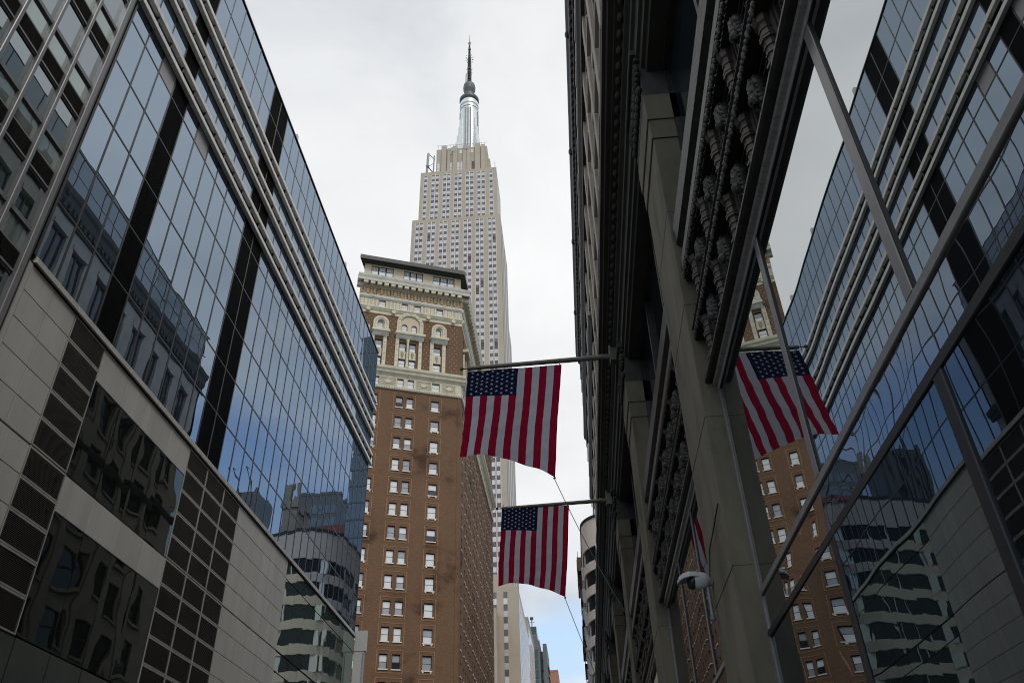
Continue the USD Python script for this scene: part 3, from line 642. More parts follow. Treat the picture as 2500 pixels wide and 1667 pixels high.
# cream band and second cornice
for fr, L, cw in ((FH, HW, WX), (FS, HD, SC)):
    H.part('cream_band', wall_grid(MB(fr), 0, L, 73.3, 76.0, cw, [(73.95, 75.55)], -0.5, 0.06), M['cream'])
    H.part('second_cornice', MB(fr).profile([(-0.5, 75.85), (0.06, 75.85), (0.2, 76.1), (0.55, 76.3), (0.6, 76.7), (0.85, 76.9), (0.9, 77.35), (0.6, 77.55), (0.3, 77.75), (-0.5, 77.8)], -0.7 if fr is FH else -0.2, L + (0.3 if fr is FH else 0)), M['cream'])
    H.part('dentil_course', MB(fr).profile([(0.0, 73.25), (0.1, 73.25), (0.3, 73.5), (0.32, 73.75), (0.06, 73.8)], -0.1, L), M['cream'])
    dn = MB(fr)
    for s in np.arange(0.1, L - 0.2, 0.42): dn.box(s, s + 0.2, 0.1, 0.28, 73.27, 73.46)
    H.part('dentils', dn, M['cream_grey'], kind='stuff')
for a, b in WX: sash_window(FH, a, b, 73.95, 75.55, sill=False)
for a, b in ((0.95, 3.3), (5.15, 7.75), (11.1, 13.8), (15.4, 17.8)):
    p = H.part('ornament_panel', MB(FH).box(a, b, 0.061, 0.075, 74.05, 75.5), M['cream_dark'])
    mb = MB(FH); c = (a + b) / 2
    mb.prism(sg.Point(c, 74.85).buffer(0.48).difference(sg.box(c - 1, 74.95, c + 1, 76)), 0.076, 0.17)
    for sgn in (-1, 1):
        for q in range(7): mb.ball((c + sgn * (0.35 + 0.3 * math.sin(q)), 0.1, 74.5 + 0.13 * q), (0.13, 0.06, 0.09), 1)
    mb.box(a, a + 0.06, 0.076, 0.13, 74.05, 75.5).box(b - 0.06, b, 0.076, 0.13, 74.05, 75.5).box(a, b, 0.076, 0.13, 75.44, 75.5).box(a, b, 0.076, 0.13, 74.05, 74.11)
    H.part('urn_relief', mb, M['cream'], parent=p)
# studded brick storeys with arched windows
up_rows = [(77.9, 79.5), (81.2, 82.95)]
H.part('studded_wall', wall_grid(MB(FH), 0, HW, 77.75, 84.4, WX, up_rows, -0.5, 0.0), M['brick'])
H.part('studded_wall', wall_grid(MB(FH), 0, HW, 84.4, 88.4, [(3.72, 4.78), (8.02, 9.02), (9.72, 10.72), (13.92, 14.98)], [(85.0, 87.0)], -0.5, 0.0), M['brick'])
H.part('studded_side_wall', wall_grid(MB(FS), 0, HD, 77.75, 88.4, SC, up_rows + [(85.0, 87.0)], -0.5, 0.0), M['brick'])
stud = MB(FH)
for zi, z in enumerate(np.arange(78.4, 88.2, 0.62)):
    for s0, s1 in ((0.9, 2.5), (5.8, 6.8), (11.9, 12.95), (16.0, 17.8)):
        for s in np.arange(s0 + (0.4 if zi % 2 else 0.0), s1, 0.8):
            stud.lathe([(0.1, 0)], (0, 0), 4) if False else stud.ball((s, 0.03, z), (0.09, 0.09, 0.09), 0)
H.part('studs', stud, M['cream_grey'], kind='stuff')
for a, b in WX:
    for r_ in up_rows: sash_window(FH, a, b, *r_, sill=False, up='grey_window' if r_[0] > 80 else 'blind_window')
    c = (a + b) / 2
    p = H.part('relief_panel', MB(FH).box(a, b, -0.2, 0.02, 79.55, 81.15), M['cream'])
    H.part('urn', MB(FH).lathe([(0.05, 79.75), (0.12, 79.9), (0.2, 80.3), (0.28, 80.7), (0.2, 80.85), (0.22, 80.95)], (c, 0.04), 8), M['cream_dark'], parent=p)
for a, b in ((2.85, 3.45), (4.98, 5.6), (7.03, 7.62), (11.05, 11.65), (13.17, 13.77), (15.28, 15.9)):
    p = H.part('pilaster', MB(FH).cbox(a, b, 0.0, 0.22, 77.8, 83.85, 0.03), M['cream'])
    mb = MB(FH)
    for q, z in enumerate(np.arange(78.5, 83.6, 0.56)):
        (mb.ball(((a + b) / 2, 0.24, z), (0.15, 0.08, 0.15), 1) if q % 2 else mb.box((a + b) / 2 - 0.13, (a + b) / 2 + 0.13, 0.221, 0.235, z - 0.2, z + 0.2))
    H.part('pilaster_relief', mb, M['cream_dark' if False else 'cream_grey'], parent=p)
H.part('central_column', MB(FH).lathe([(0.3, 77.8), (0.3, 78.2), (0.22, 78.3), (0.2, 83.0), (0.3, 83.3), (0.34, 83.8)], (9.5, 0.1), 12), M['cream'], smooth=40)
for a, b in ((2.43, 5.65), (6.62, 11.82), (12.8, 15.88)):
    p = H.part('balcony', MB(FH).cbox(a, b, 0.0, 0.95, 84.2, 84.72, 0.05), M['cream'])
    H.part('balcony_corbel', MB(FH).profile([(0.0, 83.6), (0.25, 83.62), (0.6, 83.95), (0.8, 84.195), (0.0, 84.195)], a + 0.15, b - 0.15), M['cream_grey'], parent=p)
def arch(a, b, base, c_outer, spring, th):
    cx = (a + b) / 2; ro = (b - a) / 2
    outer = sg.Point(cx, spring).buffer(ro, 24).union(sg.box(a, base, b, spring)).intersection(sg.box(a, base, b, 100))
    inner = sg.Point(cx, spring).buffer(ro - th, 24).union(sg.box(a + th, base - 1, b - th, spring)).intersection(sg.box(a + th, base - 1, b - th, 100))
    return outer.difference(inner), inner
for a, b, sp_, th, wins in ((2.75, 5.45, 86.45, 0.72, [(3.72, 4.78)]), (6.95, 11.6, 86.95, 0.62, [(8.02, 9.02), (9.72, 10.72)]), (13.0, 15.7, 86.4, 0.72, [(13.92, 14.98)])):
    ring, inner = arch(a, b, 84.73, None, sp_, th)
    p = H.part('arch_surround', MB(FH).prism(ring, -0.01, 0.3), M['cream'])
    mb = MB(FH); cx = (a + b) / 2; rm = (b - a) / 2 - th / 2
    for q in range(9):
        t = math.pi * q / 8; mb.ball((cx + rm * math.cos(t), 0.31, sp_ + rm * math.sin(t)), (0.17, 0.09, 0.17), 1)
    for z in np.arange(85.0, sp_ - 0.2, 0.5):
        mb.ball((a + th / 2, 0.31, z), (0.14, 0.08, 0.14), 1).ball((b - th / 2, 0.31, z), (0.14, 0.08, 0.14), 1)
    H.part('rosettes', mb, M['cream_grey'], parent=p)
    fill = inner.intersection(sg.box(a, 84.73, b, 90))
    for wa, wb in wins:
        wsh = sg.Point((wa + wb) / 2, 86.35).buffer((wb - wa) / 2, 12).union(sg.box(wa, 85.0, wb, 86.35)).intersection(sg.box(wa, 85.0, wb, 90))
        fill = fill.difference(wsh)
        q = H.part('arched_window', MB(FH).prism(wsh, -0.3, -0.25), M['sash'])
        H.part('upper_sash', MB(FH).prism(wsh.buffer(-0.08).intersection(sg.box(wa, 86.0, wb, 90)), -0.249, -0.24), M['blind_window'], parent=q)
        H.part('lower_sash', MB(FH).box(wa + 0.08, wb - 0.08, -0.249, -0.235, 85.08, 85.92), M['blind_window'], parent=q)
    H.part('arch_tympanum', MB(FH).prism(fill, -0.2, 0.05), M['tan' if len(wins) > 1 else 'cream'], parent=p)
# upper crown
for fr, L in ((FH, HW), (FS, HD)):
    e0 = -0.0
    H.part('belt', MB(fr).profile([(-0.5, 88.3), (0.04, 88.3), (0.06, 88.9), (0.28, 89.05), (0.3, 89.25), (0.45, 89.35), (0.45, 89.6), (0.05, 89.8), (-0.5, 89.82)], e0, L), M['cream'])
    lw = [(3.46, 4.68), (7.56, 8.74), (9.8, 10.98), (13.83, 15.02)] if fr is FH else SC
    H.part('lattice_band', wall_grid(MB(fr), 0, L, 89.83, 91.42, lw, [(89.98, 91.33)], -0.5, 0.02), M['lattice'])
    H.part('string_course', MB(fr).profile([(-0.5, 91.42), (0.1, 91.42), (0.3, 91.65), (0.36, 91.95), (0.2, 92.2), (-0.5, 92.3)], e0, L), M['ochre' if False else 'cream_grey'])
    fw = [(2.19, 2.79), (4.65, 5.25), (8.28, 8.9), (9.5, 10.1), (13.07, 13.71), (15.48, 16.12)] if fr is FH else SC
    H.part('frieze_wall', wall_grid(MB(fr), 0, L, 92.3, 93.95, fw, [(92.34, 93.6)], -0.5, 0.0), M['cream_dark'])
    H.part('main_cornice', MB(fr).profile([(-0.5, 93.8), (0.12, 93.8), (0.3, 94.05), (0.32, 94.5), (1.15, 94.55), (1.2, 95.05), (1.35, 95.4), (1.4, 95.75), (1.0, 95.95), (-0.5, 96.1)], -1.25 if fr is FH else -0.5, L + (0.6 if fr is FH else 0)), M['cream_grey'])
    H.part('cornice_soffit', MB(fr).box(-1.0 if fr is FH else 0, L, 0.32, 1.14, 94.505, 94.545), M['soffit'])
    n_ = 15 if fr is FH else 40
    for q in range(n_):
        s = 0.70 + q * 1.214
        H.part('cornice_bracket', MB(fr).cbox(s - 0.4, s + 0.4, 0.3, 1.12, 93.98, 94.50, 0.04), M['cream'])
        if fr is FH and q < 15:
            s2 = s - 0.2 if q else s - 0.2
    cb = MB(fr)
for q in range(16):
    s = 0.12 + q * 1.213
    H.part('frieze_pilaster', MB(FH).box(s - 0.22, s + 0.22, 0.0, 0.26, 92.31, 93.8), M['ochre'])
for q in range(15):
    s = 0.12 + (q + 0.5) * 1.213
    if any(a - 0.2 < s < b + 0.2 for a, b in [(2.19, 2.79), (4.65, 5.25), (8.28, 8.9), (9.5, 10.1), (13.07, 13.71), (15.48, 16.12)]): continue
    mb = MB(FH)
    for z in (92.6, 93.05, 93.5): mb.ball((s, 0.05, z), (0.17, 0.09, 0.16), 1)
    H.part('frieze_rosettes', mb, M['cream'])
for a, b in [(2.19, 2.79), (4.65, 5.25), (8.28, 8.9), (9.5, 10.1), (13.07, 13.71), (15.48, 16.12)]: sash_window(FH, a, b, 92.34, 93.6, sill=False, up='grey_window')
for a, b in [(3.46, 4.68), (7.56, 8.74), (9.8, 10.98), (13.83, 15.02)]: sash_window(FH, a, b, 89.98, 91.33, sill=False)
for s in (1.58, 6.15, 12.32, 16.82):
    H.part('medallion', MB(FH).prism(sg.Point(s, 88.85).buffer(0.36, 12), 0.05, 0.5), M['cream'])
# attic and eaves
aw = [(1.3, 5.40), (7.30, 10.85), (12.75, 16.8)]
H.part('attic_wall', wall_grid(MB(FH), 0.1, 18.0, 96.0, 99.75, aw, [(97.0, 99.55)], -1.2, -0.6), M['tan'])
H.part('attic_side_wall', wall_grid(MB(FS), 0.6, HD, 96.0, 99.75, [(s, s + 3.4) for s in np.arange(3, 48, 5.2)], [(97.0, 99.5)], -1.2, -0.6), M['tan'])
for s in np.arange(3, 48, 5.2):
    H.part('attic_side_window', MB(FS).box(s, s + 3.4, -1.0, -0.9, 97.0, 99.5), M['grey_window'])
for a, b in aw:
    w = (b - a) / 3
    for j in range(3):
        x0, x1 = a + j * w, a + (j + 1) * w
        q = H.part('attic_window', MB(FH).box(x0, x1, -0.95, -0.9, 97.0, 99.55), M['sash'])
        H.part('pane', MB(FH).box(x0 + 0.1, x1 - 0.1, -0.899, -0.88, 97.1, 97.62).box(x0 + 0.1, x1 - 0.1, -0.899, -0.88, 97.68, 98.42), M['attic_glass'], parent=q)
        lt = MB(FH)
        for c in range(4):
            for r_ in range(2):
                lx = x0 + 0.12 + c * (x1 - x0 - 0.24) / 4; lt.box(lx + 0.03, lx + (x1 - x0 - 0.24) / 4 - 0.03, -0.899, -0.88, 98.58 + r_ * 0.42, 98.92 + r_ * 0.42)
        H.part('leaded_lights', lt, M['attic_glass'], parent=q)
ev = slab(99.76, 100.62, 0.62)
H.part('eaves', ev, M['roof_black'])
H.part('eaves_soffit', slab(99.68, 99.755, 0.35), M['roof_black'])
H.part('roof_rail', slab(100.621, 100.72, 0.5), M['roof_black'])
for s in (14.3, 7.4):
    mb = MB(FH); mb.tube([(s - 0.5, -1, 100.4), (s - 0.5, -1, 101.0 if s > 10 else 101.6)], 0.03).tube([(s + 0.7, -1, 100.4), (s + 0.7, -1, 101.5)], 0.03).tube([(s - 0.9, -1, 101.6), (s + 1.2, -1, 101.1 if s > 10 else 101.5)], 0.09)
    H.part('roof_antenna', mb, M['roof_black'])
gp = MB(FS)
H.part('copper_turret', MB(FS).box(6.0, 6.9, 0.2, 0.9, 96.1, 97.6), M['red_trim' if False else 'mast_dark'])
for s in (2.0, 9.5): 
    H.part('side_balcony', MB(FS).cbox(s, s + 3.0, 0.0, 1.0, 84.2, 84.75, 0.05), M['cream'])
    H.part('side_arch', MB(FS).box(s + 0.2, s + 0.7, 0.0, 0.3, 78, 83.8).box(s + 2.3, s + 2.8, 0.0, 0.3, 78, 83.8), M['cream'])

# ------------------------------------------------------------------ stone skyscraper
TY = 275.0
FT = Frame((0, TY, 0), (1, 0, 0), (0, -1, 0))
T = Thing('stone_skyscraper', (-40.5, 300, 0), 'tall pale stone skyscraper with window strips, stepped crown and silver antenna spire', 'tower')
ucol = [(-57.4, -56.0), (-53.8, -52.25), (-51.75, -50.3), (-48.1, -46.7), (-46.2, -44.8), (-42.6, -41.2), (-40.7, -39.2), (-37.0, -35.6), (-35.0, -33.4), (-31.5, -30.05), (-29.45, -27.9), (-25.6, -24.15)]
def strips(fr, cols, ztop, zbot, o, budget, pair=None, dz=3.63, dark_first=False):
    n, k = 0, 0
    z = ztop
    while z > zbot + 1:
        for a, b in cols:
            r_ = rng.random(); m_ = 'tower_window' if r_ < 0.78 else ('tower_window_dim' if r_ < 0.97 else 'tower_window_red')
            T.part('window', MB(fr).box(a + 0.06, b - 0.06, o, o + 0.05, z - 1.93, z - 1.02).box(a + 0.06, b - 0.06, o, o + 0.05, z - 0.93, z - 0.06), M[m_])
            T.part('spandrel', MB(fr).box(a + 0.02, b - 0.02, o, o + 0.08, z - 3.57, z - 1.99), M['spandrel'])
        z -= dz
def trims(fr, cols, z0, z1, o):
    for a, b in cols:
        T.part('trim_strip', MB(fr).box(a - 0.26, a - 0.02, o, o + 0.35, z0, z1), M['limestone_trim']); T.part('trim_strip', MB(fr).box(b + 0.02, b + 0.26, o, o + 0.35, z0, z1), M['limestone_trim'])
# upper shaft
T.part('shaft', MB().box(-59.3, -22.25, TY + 0.62, 297, 262, 299.8), M['limestone'])
T.part('shaft', MB().box(-56, -26, 297, 336, 262, 303), M['limestone'])
T.part('shaft_wall', wall_grid(MB(FT), -59.3, -22.25, 262, 300.4, ucol, [(262, 297.85)], -0.6, 0.0), M['limestone'])
strips(FT, ucol, 297.8, 266, -0.3, 0)
trims(FT, ucol, 265, 298.2, -0.3)
FT2 = Frame((0, 272.0, 0), (1, 0, 0), (0, -1, 0))
lcol = []
for a, b in ((-59.6, -56.35), (-54.1, -50.7), (-48.6, -45.2), (-43.1, -39.7), (-37.4, -34.0), (-31.9, -28.5), (-26.2, -22.9)):
    lcol += [(a, a + 1.42), (b - 1.42, b)]
T.part('lower_shaft', MB().box(-61.5, -20.6, 272.62, 309, 20, 265.4), M['limestone'])
T.part('lower_shaft', MB().box(-63, -20.6, 309, 322, 20, 227), M['limestone'])
T.part('lower_shaft_wall', wall_grid(MB(FT2), -61.5, -20.6, 95, 266.0, lcol, [(95, 263.6)], -0.6, 0.0), M['limestone'])
strips(FT2, lcol, 263.5, 226, -0.3, 0)
strips(FT2, lcol[10:], 263.5 - 3.63 * 11, 160, -0.3, 0)
rs = MB(FT2); rg = MB(FT2)
z = 263.5 - 3.63 * 11
while z > 98:
    for a, b in (lcol if z < 160 else lcol[:10]):
        rg.box(a + 0.06, b - 0.06, -0.3, -0.25, z - 1.93, z - 0.06); rs.box(a + 0.02, b - 0.02, -0.3, -0.22, z - 3.57, z - 1.99)
    z -= 3.63
T.part('lower_windows', rg, M['tower_window'], kind='stuff'); T.part('lower_spandrels', rs, M['spandrel'], kind='stuff')
trims(FT2, [(a, b) for a, b in zip([c[0] for c in lcol[::2]], [c[1] for c in lcol[1::2]])], 95, 264, -0.3)
for a, b in zip(lcol[::2], lcol[1::2]):
    T.part('centre_trim', MB(FT2).box(a[1] + 0.06, b[0] - 0.06, -0.6, 0.1, 95, 264.3), M['limestone_trim'])
for a, b in ((-52.25, -51.75), (-46.7, -46.2), (-41.2, -40.7), (-35.6, -35.0), (-30.05, -29.45)):
    T.part('centre_trim', MB(FT).box(a + 0.02, b - 0.02, -0.6, 0.1, 265, 298.8), M['limestone_trim'])
# side face strips
FTS = Frame((-20.6, 0, 0), (0, 1, 0), (1, 0, 0))
for y in np.arange(275, 319, 3.3):
    top = 262 if y < 306 else 224
    T.part('side_window_strip', MB(FTS).box(y, y + 1.3, 0.0, 0.08, 60, top), M['spandrel' if int(y) % 2 else 'limestone_trim'])
for y in np.arange(277.5, 295, 3.3):
    T.part('side_window_strip', MB(Frame((-22.25, 0, 0), (0, 1, 0), (1, 0, 0))).box(y, y + 1.3, 0.0, 0.08, 266, 297), M['limestone_trim'])
# lower setbacks
T.part('setback', MB().box(-75, -17.1, 262, 318, 0, 89.5), M['limestone'])
T.part('setback', MB().box(-75, -23.6, 254, 261.9, 0, 80.5), M['limestone'])
T.part('setback', MB().box(-75, -19.0, 265, 271, 89.5, 95), M['limestone'])
FL3 = Frame((0, 262, 0), (1, 0, 0), (0, -1, 0))
for a in (-25.4, -21.9):
    for z in np.arange(40, 88, 4.0):
        T.part('low_window', MB(FL3).box(a, a + 1.3, 0.0, 0.06, z, z + 1.9), M['tower_window_dim' if int(z) % 3 else 'tower_window'])
        T.part('low_spandrel', MB(FL3).box(a, a + 1.3, 0.0, 0.05, z + 1.95, z + 3.98), M['spandrel'])
for y in np.arange(264, 316, 3.0):
    T.part('side_window_strip', MB(Frame((-17.1, 0, 0), (0, 1, 0), (1, 0, 0))).box(y, y + 1.2, 0.0, 0.08, 20, 87), M['tower_window_dim'])
# crown
T.part('crown', MB().box(-53.8, -27.6, 285, 321, 299.8, 327.5), M['limestone'])
T.part('crown', MB().box(-55.4, -25.6, 286.5, 319, 299.8, 313), M['limestone'])
T.part('crown', MB().box(-26.0, -24.2, 289, 316, 299.8, 312), M['limestone'])
T.part('crown', MB().box(-27.7, -26.3, 287, 318, 299.8, 320), M['limestone'])
for a, b, zt in ((-51, -48.6, 329.3), (-48.0, -46.6, 327.2), (-45.2, -43.0, 328.8), (-40, -38.4, 328.8), (-33.8, -31.2, 329.6), (-30.8, -28.6, 328.2), (-38.2, -36.2, 327.9)):
    T.part('crown_buttress', MB().box(a, b, 284.2, 286, 300, zt), M['limestone'])
FTC = Frame((0, 285, 0), (1, 0, 0), (0, -1, 0))
for a in (-47.4, -41.8, -36.1):
    T.part('crown_window', MB(FTC).box(a, a + 1.4, 0.0, 0.06, 323.4, 325.9), M['tower_window'])
for a in (-53.3, -47.1, -45.6 + 2.4, -41.2, -37.4, -35.5, -30.9):
    T.part('crown_window', MB(FTC).box(a, a + 1.4, 0.0, 0.06, 313.2, 317.0).box(a, a + 1.4, 0.0, 0.06, 311.3, 312.9), M['tower_window' if a != -35.5 else 'tower_window_red'])
# mast
MX, MYY = -38.9, 300.0
mb = MB(); FMM = (MX, MYY)
T.part('mast', MB().lathe([(5.1, 327), (5.1, 372.5), (5.2, 372.6), (5.2, 375.4), (4.9, 375.6), (4.9, 377.0), (5.35, 377.2), (5.2, 380.2), (4.7, 381), (4.0, 383)], FMM, 28), M['silver'], smooth=30)
T.part('mast_ring', MB().lathe([(5.25, 373.5), (5.25, 374.2), (5.21, 374.25)], FMM, 28), M['mast_dark'])
T.part('mast_gallery', MB().lathe([(5.0, 382.0), (5.55, 382.6), (5.55, 384.0), (5.0, 384.3), (3.0, 385.6), (2.6, 389), (2.4, 390)], FMM, 28), M['mast_dark'])
T.part('mast_pod', MB().lathe([(2.3, 389.5), (3.4, 392.5), (3.6, 395), (3.2, 397.5), (2.2, 399.0), (1.0, 399.2)], FMM, 16), M['mast_dark'])
for k in range(4):
    ang = math.pi / 2 * k
    ca, sa = math.cos(ang), math.sin(ang)
    fr = Frame((MX, MYY, 0), (ca, sa, 0), (sa, -ca, 0))
    mbx = MB(fr)
    for q in (-1.35, 0, 1.35): mbx.box(q - 0.42, q + 0.42, 5.0, 5.16, 329, 372)
    T.part('mast_window_strip', mbx, M['mast_glass'])
    fr2 = Frame((MX, MYY, 0), (math.cos(ang + 0.785), math.sin(ang + 0.785), 0), (math.sin(ang + 0.785), -math.cos(ang + 0.785), 0))
    w_ = MB(fr2)
    for (o1, zt) in ((9.2, 337), (8.4, 343), (7.6, 349), (6.8, 356), (6.1, 363)):
        w_.box(-1.1 + (9.2 - o1) * 0.1, 1.1 - (9.2 - o1) * 0.1, 3.5, o1, 327, zt)
    T.part('mast_wing', w_, M['silver'])
an = MB()
for dx, dy in ((-1, -1), (1, -1), (1, 1), (-1, 1)):
    an.tube([(MX + dx * 1.0, MYY + dy * 1.0, 399), (MX + dx * 0.75, MYY + dy * 0.75, 421), (MX + dx * 0.25, MYY + dy * 0.25, 436)], [0.22, 0.2, 0.14], 4)
for z in np.arange(400, 435, 1.6):
    r_ = 1.0 - 0.75 * max(0, z - 399) / 38
    for dx, dy in ((1, 0), (0, 1)):
        an.tube([(MX - r_, MYY - r_, z), (MX + r_, MYY - r_, z + 1.6)], 0.13, 4).tube([(MX + r_, MYY - r_, z), (MX - r_, MYY - r_, z + 1.6)], 0.13, 4)
    an.box(MX - r_, MX + r_, MYY - r_, MYY + r_, z, z + 0.25)
an.tube([(MX, MYY, 399), (MX, MYY, 436), (MX, MYY, 446.5)], [0.5, 0.3, 0.09], 5)
T.part('antenna', an, M['mast_dark'])
rg_ = MB()
for z in (409, 412.5, 421.5, 424, 432, 438):
    rr = 2.1 if 420 < z < 425 else 1.5 * (1 if z < 420 else 0.5)
    for q in range(8):
        t = q * math.pi / 4; rg_.ball((MX + rr * math.cos(t), MYY + rr * math.sin(t), z), (0.28, 0.28, 0.5), 0)
rg_.tube([(MX - 2.0, MYY, 399), (MX - 1.9, MYY, 408)], 0.35, 6).tube([(MX - 0.7, MYY, 424), (MX - 0.7, MYY, 434)], 0.14, 5)
T.part('antenna_elements', rg_, M['steel'])
an2 = MB()
an2.tube([(-56.6, 276, 300), (-56.2, 276, 315)], 0.6, 6).tube([(-53.4, 276, 300), (-53.2, 276, 313)], 0.35, 5).tube([(-56.2, 276, 315), (-53.0, 278, 312)], 0.2, 5).tube([(-56.4, 276, 306), (-53.2, 278, 302)], 0.3, 5).tube([(-56.5, 276, 305), (-53.2, 276, 308)], 0.15, 4).ball((-56.2, 275.5, 305.5), (0.9, 0.8, 0.9), 1)
T.part('roof_antenna_frame', an2, M['steel'])
for x, z, t in ((-45.2, 325.5, 0.5), (-38.4, 326.5, -0.3)):
    m = trimesh.creation.cylinder(radius=1.15, height=0.5, sections=16); m.apply_transform(trimesh.transformations.rotation_matrix(math.pi / 2 + 0.5, (1, 0, 0))); m.apply_transform(trimesh.transformations.rotation_matrix(t, (0, 0, 1))); m.apply_translation((x, 283.6, z))
    T.part('dish', MB().add(m.vertices, m.faces), M['dish'])
m = trimesh.creation.icosphere(subdivisions=2, radius=1.2); m.apply_translation((-25.2, 278, 301.2)); T.part('radome', MB().add(m.vertices, m.faces), M['silver'], smooth=60)
T.part('lightning_rod', MB().tube([(-22.9, 275.6, 300), (-22.9, 275.6, 305)], 0.09, 4), M['steel'])
rail_ = MB()
for x in np.arange(-53, -28, 1.6): rail_.box(x, x + 0.12, 285.1, 285.22, 327.5, 330.6)
rail_.box(-53.8, -27.6, 285.1, 285.2, 330.5, 330.62)
T.part('deck_railing', rail_, M['steel'])

# ------------------------------------------------------------------ other buildings down the street
def simple_block(name, x0, x1, y0, y1, h, wall, label, win=None, cols=None, zrows=None, cat='building', wm='grey_window', side=None, ww=1.4, wh=1.9):
    t = Thing(name, ((x0 + x1) / 2, y0, 0), label, cat)
    t.part('wall', MB().box(x0, x1, y0, y1, 0, h), M[wall])
    t.part('parapet', MB().box(x0 - 0.1, x1 + 0.1, y0 - 0.1, y1 + 0.1, h + 0.002, h + 0.9), M[wall])
    f = Frame((0, y0, 0), (1, 0, 0), (0, -1, 0))
    if cols is not None:
        for a in cols:
            for z in zrows: t.part('window', MB(f).box(a, a + ww, 0.0, 0.07, z, z + wh), M[wm])
    if side:
        xs, sgn = side; g = Frame((xs, 0, 0), (0, 1, 0), (sgn, 0, 0))
        for y in np.arange(y0 + 1.5, y1 - 2, 3.2):
            t.part('side_window_strip', MB(g).box(y, y + 1.3, 0.0, 0.08, 10, h - 3), M[wm])
    return t
simple_block('slim_stone_building', -21.4, -17.9, 330, 372, 99.0, 'limestone', 'slim beige stone building just right of the skyscraper, above the street end', side=(-17.9, 1), wm='tower_window')
# grey and teal glass tower
t = Thing('slate_glass_tower', (-17, 400, 0), 'slate grey apartment tower with teal glass bays and a roof mast at the street end', 'building')
t.part('wall', MB().box(-21.2, -16.6, 400, 430, 0, 109.5), M['slate'])
t.part('wall', MB().box(-16.9, -14.6, 404, 430, 0, 103.0), M['slate'])
t.part('wall', MB().box(-15.2, -13.4, 401, 430, 0, 108.0), M['slate'])
t.part('wall', MB().box(-21.2, -17.8, 402, 426, 109.6, 113.2), M['slate'])
t.part('roof_screen', MB().box(-21.4, -17.9, 402, 424, 113.3, 116.5), M['teal_glass'])
f = Frame((0, 400, 0), (1, 0, 0), (0, -1, 0))
for z in np.arange(60, 104, 4.6):
    for a in (-20.8, -19.1): t.part('window', MB(f).box(a, a + 1.55, 0.0, 0.1, z, z + 4.0), M['teal_glass'])
    t.part('window', MB(f).box(-16.5, -15.3, -4.0, -3.9, z, z + 3.8), M['teal_glass'])
for z in np.arange(62, 102, 4.0):
    t.part('balcony', MB().box(-13.4, -12.7, 404, 420, z, z + 1.1), M['tower_dark'])
t.part('roof_mast', MB().tube([(-20.2, 406, 116), (-20.2, 406, 121.5)], 0.25, 5).box(-21.0, -19.4, 405.5, 406.5, 121.0, 122.2).tube([(-21.4, 406, 119.8), (-18.6, 406, 119.8)], 0.1, 4), M['mast_dark'])
simple_block('orange_brick_building', -14.9, -9.7, 450, 480, 106.5, 'brick_orange', 'small orange brick block lowest at the street end', cat='building')
stage.GetPrimAtPath('/World/orange_brick_building')
# banded corner building
BC = np.array([2.2, 116.0])
Bd = Thing('banded_corner_building', (6, 120, 0), 'round cornered building in alternating cream bands and black glass beyond the stone building', 'building')
def round_plan(r, off=0.0):
    d = np.array([1, 0.4]); d = d / np.linalg.norm(d)
    pl = sg.Polygon([(2.2, 114.5), (2.2, 160), (44, 160), tuple(np.array([2.2, 114.5]) + d * 45)])
    return pl.buffer(-r).buffer(r + off, 24)
def rslab(z0, z1, off, pl=None):
    m = trimesh.creation.extrude_polygon(round_plan(5.5, off), z1 - z0); m.apply_translation((0, 0, z0)); return MB().add(m.vertices, m.faces)
Bd.part('building_core', rslab(0, 46, -0.5), M['core'])
zb = 47.0
Bd.part('top_band', rslab(47.0, 51.3, 0.0), M['band_beige'], smooth=30)
Bd.part('coping', rslab(51.302, 51.75, 0.12), M['frame_black'])
z = 47.0
while z > 4:
    g_ = Bd.part('window_band', rslab(z - 2.15, z - 0.002, -0.3), M['band_glass'], smooth=30)
    ms = MB(); ring = np.array(round_plan(5.5, -0.24).exterior.coords); L = np.r_[0, np.cumsum(np.linalg.norm(np.diff(ring, axis=0), axis=1))]
    for q, s in enumerate(np.arange(0, L[-1], 5.2)):
        x = np.interp(s, L, ring[:, 0]); y = np.interp(s, L, ring[:, 1])
        ms.box(x - 0.55, x + 0.55, y - 0.3, y + 0.3, z - 2.15, z - 0.003) if q % 2 else ms.box(x - 0.08, x + 0.08, y - 0.1, y + 0.1, z - 2.15, z - 0.003)
    Bd.part('window_piers', ms, M['band_white'], parent=g_)
    Bd.part('cream_band', rslab(z - 3.52, z - 2.152, 0.0), M['band_beige'], smooth=30)
    z -= 3.52
# buildings behind it, seen mirrored in the glass facade
t = simple_block('yellow_brick_building', 8.0, 21.0, 165, 190, 71.0, 'brick_yellow', 'yellow brick block with a red cornice mirrored in the glass facade behind the round corner')
t.part('red_cornice', MB().box(7.4, 21.6, 164.3, 190.5, 70.3, 72.3), M['red_trim'])
g = Thing('pinnacled_tower', (33, 182, 0), 'tan stone tower with twin pinnacles mirrored in the glass facade', 'tower')
g.part('shaft', MB().box(31.3, 35.4, 180, 186, 0, 84.0), M['gothic'])
g.part('cornice', MB().box(30.9, 35.8, 179.6, 186.4, 84.0, 86.0), M['gothic'])
for x in (31.8, 34.0): g.part('pinnacle', MB().box(x, x + 1.1, 180, 181.2, 86.002, 90.5), M['gothic'])
for z in (66, 74): g.part('arched_band', MB().box(31.1, 35.6, 179.8, 186.2, z, z + 1.2), M['gothic'])
simple_block('dark_slab_tower', 34.0, 46.5, 220, 240, 106.0, 'tower_dark', 'dark grey slab tower mirrored in the glass facade right of the twin pinnacles', cols=np.arange(34.4, 45.5, 1.9), zrows=np.arange(60, 104, 4), wm='tower_glass', wh=2.6, ww=1.6)
